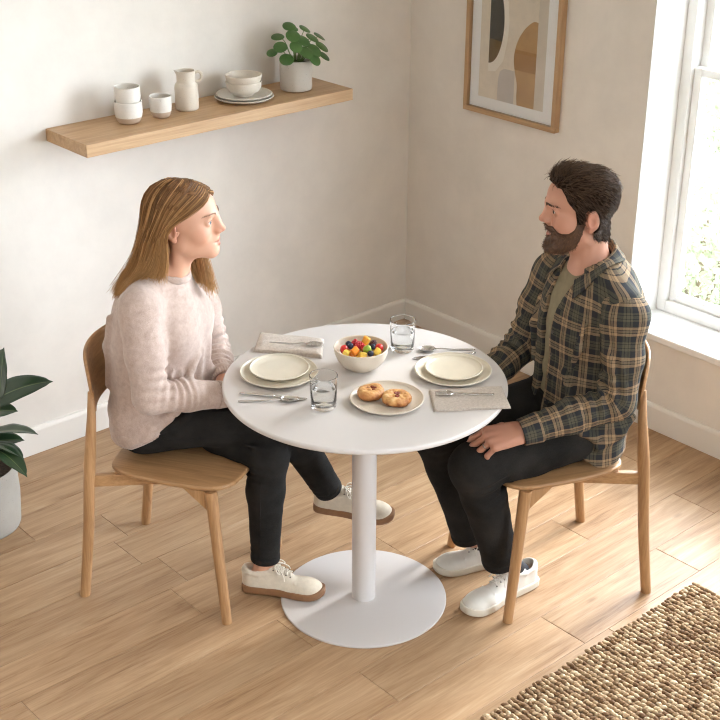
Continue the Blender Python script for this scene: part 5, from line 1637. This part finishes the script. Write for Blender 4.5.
def build_man_body():
    F = Field()
    secs = [((0, -.065, .58), (.145, .095)), ((0, -.068, .70), (.138, .090)), ((0, -.072, .82), (.155, .098)), ((0, -.072, .90), (.160, .095)), ((0, -.075, .965), (.120, .070))]
    for (a, ra), (b, rb) in zip(secs, secs[1:]): F.oval(a, b, ra, rb, (1, 0, 0), .03)
    for s in (1, -1): F.cap((s * .035, -.078, .985), (s * .165, -.068, .950), .048, .048, .03)
    nb = np.array((0, -.070, .995))
    F.cap(nb, (0, -.08, .95), .060, .07, .03)
    lower_body(F, jh, knL2, knR2, anL2, anR2, (.074, .066, .056, .048, .036), -.004, ((0, -.068, .555), (.150, .108, .09)))
    for s, e, w in ((sL, eL, wL), (sR, eR, wR)):
        F.cap(s, e, .046, .039, .02); F.cap(e, e * .65 + w * .35, .039, .038, .01); F.cap(e * .65 + w * .35, w, .038, .026, .01)
    tips = hand(F, wL, HF, HN, 1, [(30, 30, 16), (36, 30, 16), (42, 32, 16), (46, 34, 16)], .7, HS, .30)
    HAND_TIPS.extend(tips)
    hand(F, wR, (-.30, .80, -.22), (.12, .25, .95), -1, [(35, 30, 15)] * 4, .6, 1.04)
    for an, he, to in ((anL2, (-.062, .115, .050), (-.118, .285, .038)), (anR2, (.080, .135, .050), (.090, .30, .038))):
        F.cap(an, he, .031, .021, .02); F.cap(he, to, .020, .013, .02)
    head_prims(F, HM, True, nb)
    F.post = lambda P, d: seat_cut(P, d)
    V, Q = F.mesh(H_BODY)
    col = head_colors(V, HM, True, SKIN_M, LIP_M)
    # knuckles and fingers are a little redder, nails paler
    hd = np.linalg.norm(V - (wL + np.array((.03, .07, -.02))), axis=1)
    w = np.clip(1 - hd / .13, 0, 1)[:, None] * .4
    col[:, :3] = col[:, :3] * (1 - w) + np.array((.56, .255, .175)) * w
    for (q, d, n, r) in HAND_TIPS:
        k = np.linalg.norm(V - (q + n * r * .8 - d * .001), axis=1) < .0062
        col[k, :3] = (.66, .38, .30)
    return mesh('body', V, Q, M_SKIN_M, mn, True, {'Col': ('FLOAT_COLOR', col)})
bodyM = build_man_body()
eyes(HM, (.06, .04, .03, 1), mn, (-.22, 1, -.08))
M_HAIR_M = bpy.data.materials.new('dark_brown_hair'); t = NT(M_HAIR_M)
at = t.add('ShaderNodeAttribute', attribute_name='tone'); al = t.add('ShaderNodeAttribute', attribute_name='along')
c0 = t.ramp(at.outputs['Fac'], [(0, (.016, .009, .006, 1)), (.5, (.052, .030, .018, 1)), (1, (.15, .09, .054, 1))])
t.base(t.mix(t.math('MULTIPLY', al.outputs['Fac'], .22), c0, (.16, .095, .055, 1))); t.set(Roughness=.6, Specular_IOR_Level=.25)
M_BEARD = bpy.data.materials.new('brown_beard'); t = NT(M_BEARD)
at = t.add('ShaderNodeAttribute', attribute_name='tone')
t.base(t.ramp(at.outputs['Fac'], [(0, (.036, .016, .007, 1)), (.5, (.105, .046, .021, 1)), (1, (.23, .11, .052, 1))])); t.set(Roughness=.55)
bvM = bvh_of(bodyM)
brows_lashes(HM, bvM, mat('brow_dark', (.035, .018, .011, 1), .6), mn, True)

M_HAIRBASE_M = mat('dark_brown_hair_roots', (.022, .0125, .008, 1), .95, .3, 90, .6, 300, .003, Specular_IOR_Level=.1)
def surf_normals(V, Q):
    n = np.zeros_like(V); a, b, c = V[Q[:, 0]], V[Q[:, 1]], V[Q[:, 2]]
    fn = np.cross(b - a, c - a)
    for k in range(4): np.add.at(n, Q[:, k], fn)
    return n / (np.linalg.norm(n, axis=1, keepdims=True) + 1e-12)

def build_man_hair():
    Fh = head_surface(True)
    F = Field(); head_prims(F, HM, True, np.array((0, -.070, .995)))
    def line(q):
        """hair starts above this height (head frame)"""
        y, x = q[:, 1], np.abs(q[:, 0])
        side = np.interp(y, [-.12, -.095, -.060, -.030, -.018, -.012, .004, .008, .028, .034, .048, .060, .070, .10], [-.072, -.074, -.072, -.062, -.046, .030, .034, -.010, -.006, .030, .046, .069, .087, .099])
        return side
    def thick(q):
        top = np.clip((q[:, 2] - .055) / .07, 0, 1); fr = np.clip((q[:, 1] - .00) / .08, 0, 1)
        return .0045 + top * (.001 + .009 * fr) + np.clip((q[:, 2] - .02) / .06, 0, 1) * .002
    def post(P, d):
        q = HM.inv(P)
        e = d - thick(q) * HM.s + .0022 * fnoise(q * np.array([1.6, .5, 1]), 95, 5)
        g = (line(q) - q[:, 2] + .003 * fnoise(q, 150, 8))
        ear = .030 - np.linalg.norm((q - np.sign(q[:, :1]) * np.array([.082, 0, 0]) - np.array([0, -.010, .002])) / (1, .85, 1.15), axis=1)
        return np.maximum(np.maximum(e, g * .8), ear)
    F.post = post
    for _ in range(1): F.ell(HM((0, .0, .07)), np.array((.10, .13, .10)) * 0.0 + .0001, .0001)   # keeps the bounds wide
    lo, hi = F.bounds()
    V, Q = F.mesh(.0028 * VOX)
    N = surf_normals(V, Q); q = HM.inv(V); Nl = N @ HM.R
    rg = np.random.default_rng(31)
    ok = (Nl[:, 2] > -.9) & (q[:, 2] > line(q) + .003)
    idx = rg.choice(np.where(ok)[0], 5200, p=None)
    paths = []; tone = []
    for i in idx:
        p, n = q[i], Nl[i]
        top = min(1, max(0, (p[2] - .065) / .05)); fr = min(1, max(0, (p[1] - .02) / .06))
        flow = np.array([p[0] * 2.0 * top, -.75 - .25 * top + 1.25 * fr * top * .55, -.65 * (1 - top) + .35 * fr * top]) + rg.normal(size=3) * (.16 + .10 * top)
        flow -= n * (flow @ n); flow /= np.linalg.norm(flow) + 1e-9
        L = (.014 + .018 * top) * rg.uniform(.7, 1.25)
        b = p - n * (.0015 + .003 * top); lift = .30 - .04 * top + .22 * fr * top
        pts = [b + flow * L * s + n * (lift * L * math.sin(min(1, s * 1.2) * PI * .62)) for s in np.linspace(0, 1, 6)]
        paths.append([HM(x) for x in pts]); tone.append(np.clip(rg.normal(.42 + .18 * top, .24), 0, 1))
    o = strands_mesh('hair', paths, .00095, .0003, M_HAIR_M, mn, np.array(tone))
    mesh('hair_mass', V, Q, M_HAIRBASE_M, o, True, {'tone': ('FLOAT', np.clip(.20 + .15 * fnoise(q * np.array([1.5, .4, 1]), 160, 2), 0, 1)), 'along': ('FLOAT', np.zeros(len(V)))})
build_man_hair()

def build_beard():
    F = Field(); head_prims(F, HM, True)
    def post(P, d):
        q = HM.inv(P); x = np.abs(q[:, 0]); y, z = q[:, 1], q[:, 2]
        low = np.clip((-.050 - z) / .035, 0, 1)
        th = .0022 + .0020 * low + .003 * np.clip((y - .06) / .04, 0, 1) * low
        th = np.where((z > -.042) & (y > .07), .0036, th)
        e = d - th * HM.s + .0012 * fnoise(q, 170, 3)
        zl = np.interp(y, [-.03, .004, .010, .026, .034, .050, .068, .080, .088, .12], [-.05, .016, .018, -.002, -.020, -.033, -.036, -.030, -.0245, -.0245])
        g = z - zl + .0025 * fnoise(q, 140, 6)
        back = .007 + np.clip(-.018 - z, 0, .05) * .42 - y                       # edge in front of the ear, running down the jaw
        under = (-.098 + np.clip(.060 - y, 0, .06) * .80) - z                    # neck line below the jaw
        lip = .0115 - np.sqrt((x / 1.75) ** 2 + ((z + .0475) * 1.25) ** 2 + np.clip(.078 - y, 0, 1) ** 2)
        soul = -1
        return np.maximum.reduce([e, g, back, under, lip])
    F.post = post
    V, Q = F.mesh(.0024 * VOX); N = surf_normals(V, Q); q = HM.inv(V); Nl = N @ HM.R
    rg = np.random.default_rng(8)
    idx = rg.choice(len(V), 3000); paths = []
    for i in idx:
        p, n = q[i], Nl[i]
        flow = np.array([0, .25, -1.0]) + rg.normal(size=3) * .35; flow -= n * (flow @ n) * .8; flow /= np.linalg.norm(flow)
        L = rg.uniform(.004, .0085) * (1.0 if p[2] > -.06 else 1.25)
        paths.append([HM(p - n * .002 + flow * L * s + n * (.0022 + .0020 * s) * s * 1.3) for s in (0, .35, .7, 1)])
    o = strands_mesh('beard', paths, .00075, .0002, M_BEARD, mn, np.clip(rg.normal(.5, .25, len(paths)), 0, 1))
    mesh('beard_mass', V, Q, M_BEARD, o, True, {'tone': ('FLOAT', np.clip(.33 + .2 * fnoise(V, 200, 2), 0, 1))})
build_beard()

# ---- olive tee
M_TEE = mat('olive_jersey', (.225, .188, .115, 1), .9, .10, 40, .3, 500, .001)
def tee_prims(F, o=0.0):
    secs = [((0, -.060, .50), (.165, .110)), ((0, -.064, .60), (.163, .110)), ((0, -.068, .72), (.160, .106)), ((0, -.070, .84), (.170, .110)), ((0, -.074, .915), (.168, .100)), ((0, -.078, .972), (.125, .074))]
    for (a, ra), (b, rb) in zip(secs, secs[1:]): F.oval(a, b, (ra[0] + o, ra[1] + o), (rb[0] + o, rb[1] + o), (1, 0, 0), .03)
    for s in (1, -1): F.cap((s * .035, -.080, .985), (s * .148, -.082, .948), .052 + o, .050 + o, .03)
def build_tee():
    F = Field(); tee_prims(F)
    F.cap((0, -.078, .985), (0, -.08, .95), .066, .08, .03)
    F.chain([(.03, .03, .62), (.01, .045, .70), (.03, .038, .80)], [.006, .007, .005], .015)
    F.chain([(-.03, .035, .60), (-.01, .045, .66), (.02, .048, .72)], [.006, .008, .005], .015)
    def post(P, d):
        q = P - np.array((0, -.058, 1.030)); d = np.maximum(d, .0600 - np.sqrt((q[:, 0] / 1.02) ** 2 + q[:, 1] ** 2 + (q[:, 2] * .95) ** 2))
        return seat_cut(P, np.maximum(d + .0018 * fnoise(P, 28, 6), .535 - P[:, 2]))
    F.post = post
    V, Q = F.mesh(H_CLOTH); o = mesh('t_shirt', V, Q, M_TEE, mn)
    ring = np.array([(.0600 * math.sin(a), -.060 + .0600 * math.cos(a), 1.0125 - .021 * math.cos(a) - .004) for a in np.linspace(0, 2 * PI, 73)[:-1]])
    V2 = []; 
    for c in ring:
        u = c - np.array((0, -.060, c[2])); u /= np.linalg.norm(u)
        for k in range(8):
            b = 2 * PI * k / 8; V2.append(c + u * math.cos(b) * .0035 + np.array((0, 0, 1)) * math.sin(b) * .0085)
    n_ = len(ring); mesh('neckband', V2, [(i * 8 + k, i * 8 + (k + 1) % 8, ((i + 1) % n_) * 8 + (k + 1) % 8, ((i + 1) % n_) * 8 + k) for i in range(n_) for k in range(8)], M_TEE, o)
build_tee()

# ---- plaid overshirt
M_PLAID = bpy.data.materials.new('plaid_flannel'); t = NT(M_PLAID)
au = t.add('ShaderNodeAttribute', attribute_name='fu'); av = t.add('ShaderNodeAttribute', attribute_name='fv')
DK, NV, OL, TN, TL = (.014, .014, .016, 1), (.030, .032, .036, 1), (.100, .092, .066, 1), (.36, .245, .145, 1), (.23, .17, .11, 1)
SETT = [(0.0, TN), (.09, TN), (.095, DK), (.110, DK), (.115, TL), (.19, TL), (.195, DK), (.21, DK), (.215, TN), (.30, TN), (.31, NV), (.50, NV), (.51, OL), (.57, OL), (.575, DK), (.59, DK), (.595, OL), (.69, OL), (.70, DK), (.715, DK), (.72, OL), (.79, OL), (.80, NV), (.99, NV), (1.0, TN)]
def sett(fac):
    fr = t.math('FRACT', fac)
    n = t.n.new('ShaderNodeValToRGB'); n.color_ramp.interpolation = 'CONSTANT'
    e = n.color_ramp.elements
    while len(e) < len(SETT): e.new(.5)
    for i, (p, c) in enumerate(SETT): e[i].position = p; e[i].color = c
    t.link(fr, n.inputs[0]); return n.outputs[0]
co = t.coords(); wn = t.noise(co, 70, 2); ju = t.math('MULTIPLY', t.math('SUBTRACT', wn, .5), .03)
cu, cv = sett(t.math('ADD', au.outputs['Fac'], ju)), sett(t.math('ADD', av.outputs['Fac'], ju))
n = t.noise(co, 620, 2, .7)
c = t.mix(t.math('ADD', .5, t.math('MULTIPLY', t.math('SUBTRACT', n, .5), .9), clamp=True), cu, cv)
t.base(c); t.set(Roughness=.92, Specular_IOR_Level=.18); t.bump(n, .35, .002)
PER = .082

def shirt_open(P):
    """signed gap between the two fronts: negative inside the opening"""
    z = P[:, 2]
    c = np.interp(z, [.50, .62, .75, .88, .97, 1.02], [.010, .012, .012, .010, .004, 0.0]); w = np.interp(z, [.50, .60, .75, .88, .95, 1.0, 1.04], [.030, .022, .022, .028, .040, .052, .060])
    return np.maximum(np.abs(P[:, 0] - c) - w, -.02 - P[:, 1])

def build_shirt():
    F = Field()
    secs = [((0, -.062, .47), (.198, .134)), ((0, -.066, .58), (.186, .126)), ((0, -.077, .70), (.178, .126)), ((0, -.082, .83), (.184, .134)), ((0, -.088, .915), (.182, .126)), ((0, -.088, .975), (.135, .094))]
    for (a, ra), (b, rb) in zip(secs, secs[1:]): F.oval(a, b, ra, rb, (1, 0, 0), .03)
    for s in (1, -1): F.cap((s * .040, -.092, .996), (s * .172, -.080, .955), .055, .060, .03)
    F.cap((0, -.088, .985), (0, -.090, .95), .072, .09, .03)
    # drape folds
    F.chain([(-.17, .02, .62), (-.14, .040, .68), (-.09, .045, .74)], [.010, .012, .008], .02)
    F.chain([(-.19, -.02, .56), (-.17, .02, .585), (-.12, .045, .60)], [.010, .012, .008], .02)
    F.chain([(-.17, -.15, .60), (-.19, -.10, .57), (-.195, -.03, .53)], [.009, .012, .008], .02)
    F.chain([(-.14, .020, .90), (-.15, .035, .84), (-.13, .045, .76)], [.007, .010, .007], .02)
    F.chain([(.14, .015, .88), (.13, .035, .80), (.10, .045, .70)], [.007, .010, .007], .02)
    F.chain([(.05, .045, .86), (.07, .045, .76), (.06, .05, .62)], [.005, .007, .007], .02)
    def post(P, d):
        d = d + .0024 * fnoise(P, 24, 15)
        d = np.maximum(d, -shirt_open(P))
        q = P - np.array((0, -.064, 1.040)); d = np.maximum(d, .062 - np.sqrt((q[:, 0] / 1.05) ** 2 + q[:, 1] ** 2 + (q[:, 2] * .9) ** 2))
        zh = .470 + .50 * np.clip(P[:, 1] + .03, 0, .2) + .008 * np.sin(P[:, 1] * 30)
        d = np.maximum(d, zh - P[:, 2])
        return seat_cut(P, d)
    F.post = post
    V, Q = F.mesh(H_CLOTH)
    ang = np.arctan2(V[:, 0], V[:, 1] + .072)
    fu = ang / (2 * PI) * 13 + .30; fv = (V[:, 2] + .10 * np.abs(V[:, 0]) * (V[:, 2] > .9)) / PER + .35
    o = mesh('overshirt', V, Q, M_PLAID, mn, True, {'fu': ('FLOAT', fu), 'fv': ('FLOAT', fv)})
    bv = bvh_of(o)
    # sleeves
    for s, e, w, sd in ((sL, eL, wL, -1), (sR, eR, wR, 1)):
        G = Field()
        m = s * .5 + e * .5 + np.array((sd * .008, .000, 0))
        G.cap(s - np.array((sd * .020, 0, -.004)), s + np.array((sd * .008, 0, -.02)), .062, .0625, .02)
        G.cap(s + np.array((sd * .008, 0, -.02)), m, .0625, .0585, .03); G.cap(m, e, .0585, .0520, .02)
        f1 = e * .5 + w * .5; G.cap(e, f1, .0515, .0485, .02); G.cap(f1, w + (e - w) * .16, .0485, .0415, .015)
        ax = [(s, e), (e, w)]
        def post(P, d, ax=ax):
            for i, (a, b) in enumerate(ax):
                ab = b - a; L = np.linalg.norm(ab); u = ab / L; q = P - a; t_ = q @ u; r = q - t_[:, None] * u; rn = np.linalg.norm(r, axis=1) + 1e-6
                near = (t_ > -.02) & (t_ < L + .02)
                if i: d = d - near * (.0038 * np.exp(-((t_ - .06) / .06) ** 2) + .0018) * np.sin(2 * PI * (t_ / .034 + .55 * r[:, 0] / rn)) * np.clip(.5 + .7 * r[:, 2] / rn, 0, 1)
                else: d = d - near * .0046 * np.exp(-((t_ - L * .84) / .065) ** 2) * np.sin(2 * PI * (t_ / .036 + .4 * r[:, 0] / rn)) * np.clip(.3 + r[:, 1] / rn, 0, 1)
            return d + .0022 * fnoise(P, 26, 23)
        G.post = post
        V, Q = G.mesh(H_CLOTH)
        al_, av_ = limb_uv(V, [s, m, e, f1, w], PER, (0, sd * 1.0, 0))
        sl = mesh('sleeve', V, Q, M_PLAID, o, True, {'fu': ('FLOAT', al_ / (2 * PI) * 5 + .1), 'fv': ('FLOAT', av_ + .55)})
        # cuff
        d_ = (w - e) / np.linalg.norm(w - e)
        P = [w - d_ * .050 + d_ * x for x in (0, .004, .020, .040, .054, .057)]; R = [.0425, .0445, .0430, .0410, .0395, .0385]
        V, Fc = ribbed_tube(P, R, 12, 0.0, thick=.003)
        al_, av_ = limb_uv(V, [w - d_ * .06, w, w + d_ * .02], PER, (0, sd * 1.0, 0))
        mesh('cuff', V, Fc, M_PLAID, o, True, {'fu': ('FLOAT', al_ / (2 * PI) * 3 + .62), 'fv': ('FLOAT', av_ + .1)})
    # shoulder seams, plackets, pocket, buttons follow the shirt's surface
    def strip(name, pts, wdt, th, m, uv=None):
        """band of cloth lying on the shirt along pts (already on the surface)"""
        V, Fq = sweep_vf(pts, wdt, 10, True, th); n = len(V)
        V = np.array(V)
        a = np.arctan2(V[:, 0], V[:, 1] + .072)
        return mesh(name, V, Fq, m, o, True, {'fu': ('FLOAT', a / (2 * PI) * 13 + .30 + (.45 if uv else 0)), 'fv': ('FLOAT', V[:, 2] / PER + .35)})
    for sd in (-1, 1):
        zz = np.linspace(.58, .915, 24)
        P0 = np.stack([np.zeros(24), np.zeros(24), zz], 1)
        c = np.interp(zz, [.50, .62, .75, .88, .97, 1.02], [.010, .012, .012, .010, .004, 0.0]); w_ = np.interp(zz, [.50, .60, .75, .88, .95, 1.0, 1.04], [.030, .022, .022, .028, .040, .052, .060])
        org = [(c_ + sd * (ww + .017), .3, z) for c_, ww, z in zip(c, w_, zz)]
        pts = [p for p in project(bv, org, (0, -1, 0), .0003) if p is not None]
        if len(pts) > 6:
            # ribbon mesh: two rails either side
            V = []; A = []
            for k, off in enumerate((-.0165, -.012, 0, .012, .0155)):
                for p in pts:
                    q = project(bv, [(p[0] + off * sd, .3, p[2])], (0, -1, 0), .0022 if k in (1, 2, 3) else .0)[0]
                    if q is None or q[1] < -.03: q = p + np.array((off * sd, 0, 0))
                    V.append(q); A.append((q[0] * 8, q[2] / PER + .35))
            n_ = len(pts); Fq = [(k * n_ + i, k * n_ + i + 1, (k + 1) * n_ + i + 1, (k + 1) * n_ + i) for k in range(4) for i in range(n_ - 1)]
            A = np.array(A)
            bm = bmesh.new(); me = bpy.data.meshes.new('t'); me.from_pydata([tuple(v) for v in V], [], Fq); bm.from_mesh(me); bm.free()
            mesh('placket', V, Fq, M_PLAID, o, True, {'fu': ('FLOAT', A[:, 0] + .2), 'fv': ('FLOAT', A[:, 1])})
            if sd == -1:
                for i in (3, 8, 13, 18):
                    q = pts[i]; nn = np.array((-.15, 1, .1)); nn /= np.linalg.norm(nn)
                    v, f = lathe_vf([(0, 0), (.0048, 0), (.0052, .001), (.0044, .0020), (.0030, .0016), (0, .0016)], 16)
                    R = np.array(Vector((0, 0, 1)).rotation_difference(Vector(nn)).to_matrix())
                    mesh('button', np.array(v) @ R.T + q + nn * .0022, f, mat('horn_button', (.05, .035, .025, 1), .35) if i == 3 else bpy.data.materials['horn_button'], o)
    # collar: stand round the neck and a folded fall with points
    kT = np.array([(0, -.128, 1.086), (-.044, -.113, 1.076), (-.064, -.066, 1.052), (-.060, -.024, 1.026), (-.046, .006, 1.002)])
    kB = np.array([(0, -.118, 1.046), (-.043, -.104, 1.036), (-.062, -.064, 1.016), (-.059, -.026, .992), (-.048, .000, .970)])
    kF = np.array([(0, -.154, 1.046), (-.066, -.132, 1.044), (-.098, -.064, 1.040), (-.100, -.010, 1.000), (-.084, .032, .958)])
    def both(K, n=9):
        h = catmull(K, n); m_ = h[1:] * (-1, 1, 1)
        return np.concatenate([m_[::-1], h])
    cT, cB, cF = both(kT), both(kB), both(kF)
    NA = len(cT) - 1; V = []; A = []; prof = 9
    cum = np.concatenate([[0], np.cumsum(np.linalg.norm(np.diff(cF, axis=0), axis=1))])
    for i in range(NA + 1):
        T_, B_, F_ = cT[i], cB[i], cF[i]
        o_ = F_ - B_; o_[2] = 0; o_ /= np.linalg.norm(o_) + 1e-9
        pts = [B_, B_ * .5 + T_ * .5, T_, T_ + o_ * .0035 + np.array((0, 0, .002)), T_ + o_ * .007, T_ * .66 + F_ * .34 + o_ * .007, T_ * .36 + F_ * .64 + o_ * .005, T_ * .05 + F_ * .95 + o_ * .001, F_]
        for k, p in enumerate(pts):
            if k > 4:
                a = bv.find_nearest(Vector(p), .06)
                if a[0] is not None and (p - np.array(a[0])) @ np.array(a[1]) < .006: p = np.array(a[0]) + np.array(a[1]) * .006
            V.append(p); A.append((cum[i] / PER, np.linalg.norm(p - T_) / PER * (1 if k > 3 else -1)))
    V = np.array(V); A = np.array(A)
    Fq = [(i * prof + k, i * prof + k + 1, (i + 1) * prof + k + 1, (i + 1) * prof + k) for i in range(NA) for k in range(prof - 1)]
    cl = mesh('collar', V, Fq, M_PLAID, o, True, {'fu': ('FLOAT', A[:, 0] + .15), 'fv': ('FLOAT', A[:, 1] + .25)})
    md = cl.modifiers.new('thickness', 'SOLIDIFY'); md.thickness = .0026; md.offset = 0
build_shirt()

# ---- jeans
M_DENIM_M = bpy.data.materials.new('washed_black_denim'); t = NT(M_DENIM_M)
co = t.coords(); n1 = t.noise(co, 500, 3, .7); n2 = t.noise(co, 8, 4, .6)
t.base(t.ramp(t.math('ADD', t.math('MULTIPLY', n1, .4), t.math('MULTIPLY', n2, .6)), [(.34, (.009, .0085, .008, 1)), (.70, (.034, .031, .028, 1))])); t.set(Roughness=.9, Specular_IOR_Level=.12); t.bump(n1, .25, .002)
def build_jeans_m():
    F = Field()
    lower_body(F, jh, knL2, knR2, anL2, anR2, (.085, .077, .067, .060, .0500), .004, ((0, -.066, .550), (.170, .122, .098)))
    F.chain([(-.17, .06, .56), (-.12, .10, .60), (-.06, .09, .60)], [.006, .008, .006], .015)
    F.chain([(-.18, .28, .46), (-.15, .27, .42), (-.10, .285, .41)], [.006, .008, .006], .012)
    F.chain([(-.185, .30, .50), (-.17, .275, .455), (-.15, .26, .42)], [.005, .006, .005], .012)
    fk = [(knL2, anL2), (knR2, anR2)]
    def post(P, d):
        for a, b in fk:
            ab = b - a; L = np.linalg.norm(ab); w = ab / L; q = P - a; t_ = q @ w; r = q - t_[:, None] * w; rn = np.linalg.norm(r, axis=1) + 1e-6
            near = (rn < .10) & (t_ > -.05) & (t_ < L + .05)
            win = np.exp(-((t_ - .05) / .06) ** 2) * .0040 + np.exp(-((t_ - L) / .06) ** 2) * .0036
            d = d - near * win * np.sin(2 * PI * (t_ / .030 + .35 * r[:, 0] / rn)) * np.clip(.5 - r[:, 1] / rn * .6, 0, 1)
            d = np.maximum(d, np.where(rn < .09, t_ - (L - .002), -1))
        d = d + .0020 * fnoise(P, 27, 19)
        d = np.maximum(d, P[:, 2] - .63)
        return seat_cut(P, d)
    F.post = post
    V, Q = F.mesh(H_CLOTH); o = mesh('jeans', V, Q, M_DENIM_M, mn)
    for a, b in fk:
        w = (b - a) / np.linalg.norm(b - a)
        mesh('hem', *ribbed_tube([b - w * .024, b - w * .014, b - w * .003, b + w * .002], [.0560, .0575, .0570, .0560], 10, .0001, thick=.005), M_DENIM_M, o)
build_jeans_m()

# ---- socks
M_SOCK = mat('charcoal_sock', (.022, .022, .026, 1), .95, .2, 200)
for an, he, to in ((anL2, (-.066, .125, .052), (-.095, .20, .055)), (anR2, (.081, .140, .052), (.085, .215, .055))):
    S_ = Field(); S_.cap(np.array(an) + (0, 0, .02), he, .038, .0265, .01); S_.cap(he, to, .0265, .022, .02)
    V, Q = S_.mesh(.004); mesh('sock', V, Q, M_SOCK, mn)

# ---- ring and shoes
(q2, d2, n2_, r2_) = HAND_TIPS[2]
M_RING = mat('silver_ring', (.75, .73, .70, 1), .2, Metallic=1.0)
# ring sits on the base segment of the ring finger
f_ = np.array(HF); f_ /= np.linalg.norm(f_); n_ = np.array(HN); n_ -= f_ * (n_ @ f_); n_ /= np.linalg.norm(n_); l_ = np.cross(f_, n_)
kp = wL + HS * (l_ * -.010 + f_ * .086 + n_ * .003); yw = math.radians(-3 * .7); d0 = f_ * math.cos(yw) + l_ * math.sin(yw); an_ = math.radians(42); dd = d0 * math.cos(an_) - n_ * math.sin(an_)
cc = kp + dd * .020; e1 = np.cross(dd, l_); e1 /= np.linalg.norm(e1); e2 = np.cross(dd, e1)
V = []; NR = 28
for i in range(NR):
    a = 2 * PI * i / NR; u = e1 * math.cos(a) + e2 * math.sin(a)
    for k in range(6):
        b = 2 * PI * k / 6; V.append(cc + u * (.0102 + .0009 * math.cos(b)) + dd * .0022 * math.sin(b))
mesh('ring', V, [(i * 6 + k, i * 6 + (k + 1) % 6, ((i + 1) % NR) * 6 + (k + 1) % 6, ((i + 1) % NR) * 6 + k) for i in range(NR) for k in range(6)], M_RING, mn)
M_LEATH = mat('white_leather', (.70, .675, .62, 1), .45, .05, 30, .08, 200, .001); M_WSOLE = mat('off_white_rubber', (.62, .57, .48, 1), .55); M_LACE_W = mat('white_lace', (.74, .71, .66, 1), .85)
shoe(mn, (-.052, .066, .0006), math.radians(18.5), 0, .300, 1.02, M_LEATH, M_WSOLE, M_LACE_W, M_EYE)
shoe(mn, (.074, .070, .0006), math.radians(-4), 0, .280, 1.0, M_LEATH, M_WSOLE, M_LACE_W, M_EYE)
# =================================================================== CAMERA
f_px, yaw, pitch, roll = 1334.79, .7274, .4439, .0048
cyw, syw, cp, sp = math.cos(yaw), math.sin(yaw), math.cos(pitch), math.sin(pitch)
fwd = Vector((syw * cp, cyw * cp, -sp)); right = Vector((cyw, -syw, 0)); up = right.cross(fwd)
r2 = math.cos(roll) * right + math.sin(roll) * up; u2 = -math.sin(roll) * right + math.cos(roll) * up
Mx = Matrix((r2, u2, -fwd)).transposed().to_4x4(); Mx.translation = (-3.8101, -3.9774, 2.4079)
cd = bpy.data.cameras.new('camera'); cd.sensor_width = 36; cd.lens = f_px / 720 * 36; cd.clip_start = .05
co_ = bpy.data.objects.new('camera', cd); COL.objects.link(co_); co_.matrix_world = Mx
SC.camera = co_

# =================================================================== LIGHT
sd = bpy.data.lights.new('sun', 'SUN'); sd.energy = SUN_E; sd.angle = math.radians(9); sd.color = (1, .965, .90)
so = bpy.data.objects.new('sun', sd); COL.objects.link(so)
d = Vector((-1, -.03, -math.tan(math.radians(38)))); so.rotation_euler = d.to_track_quat('-Z', 'Y').to_euler(); so.location = (4, -2, 5)

wd = bpy.data.worlds.new('sky'); SC.world = wd; wd.use_nodes = True
nt = wd.node_tree; bg = nt.nodes['Background']
tc = nt.nodes.new('ShaderNodeTexCoord'); sx = nt.nodes.new('ShaderNodeSeparateXYZ'); nt.links.new(tc.outputs['Generated'], sx.inputs[0])
mr = nt.nodes.new('ShaderNodeMapRange'); mr.interpolation_type = 'SMOOTHSTEP'
mr.inputs['From Min'].default_value = -.1; mr.inputs['From Max'].default_value = .5; mr.inputs['To Min'].default_value = 0; mr.inputs['To Max'].default_value = 1
nt.links.new(sx.outputs[0], mr.inputs[0])
mc = nt.nodes.new('ShaderNodeMix'); mc.data_type = 'RGBA'
mc.inputs[6].default_value = FILL_C; mc.inputs[7].default_value = SKY_C
nt.links.new(mr.outputs[0], mc.inputs[0]); nt.links.new(mc.outputs[2], bg.inputs[0]); bg.inputs[1].default_value = 1.0

vs = SC.view_settings
SC.display_settings.display_device = 'sRGB'
vs.view_transform = 'Standard'; vs.look = 'None'; vs.gamma = 1.0; vs.use_curve_mapping = False; vs.exposure = EXPO
cy_ = SC.cycles
cy_.use_denoising = True; cy_.filter_width = 1.15; cy_.max_bounces = 10; cy_.diffuse_bounces = 5; cy_.transmission_bounces = 10; cy_.transparent_max_bounces = 16
cy_.caustics_reflective = False; cy_.caustics_refractive = True; cy_.sample_clamp_indirect = 8.0; cy_.blur_glossy = .5
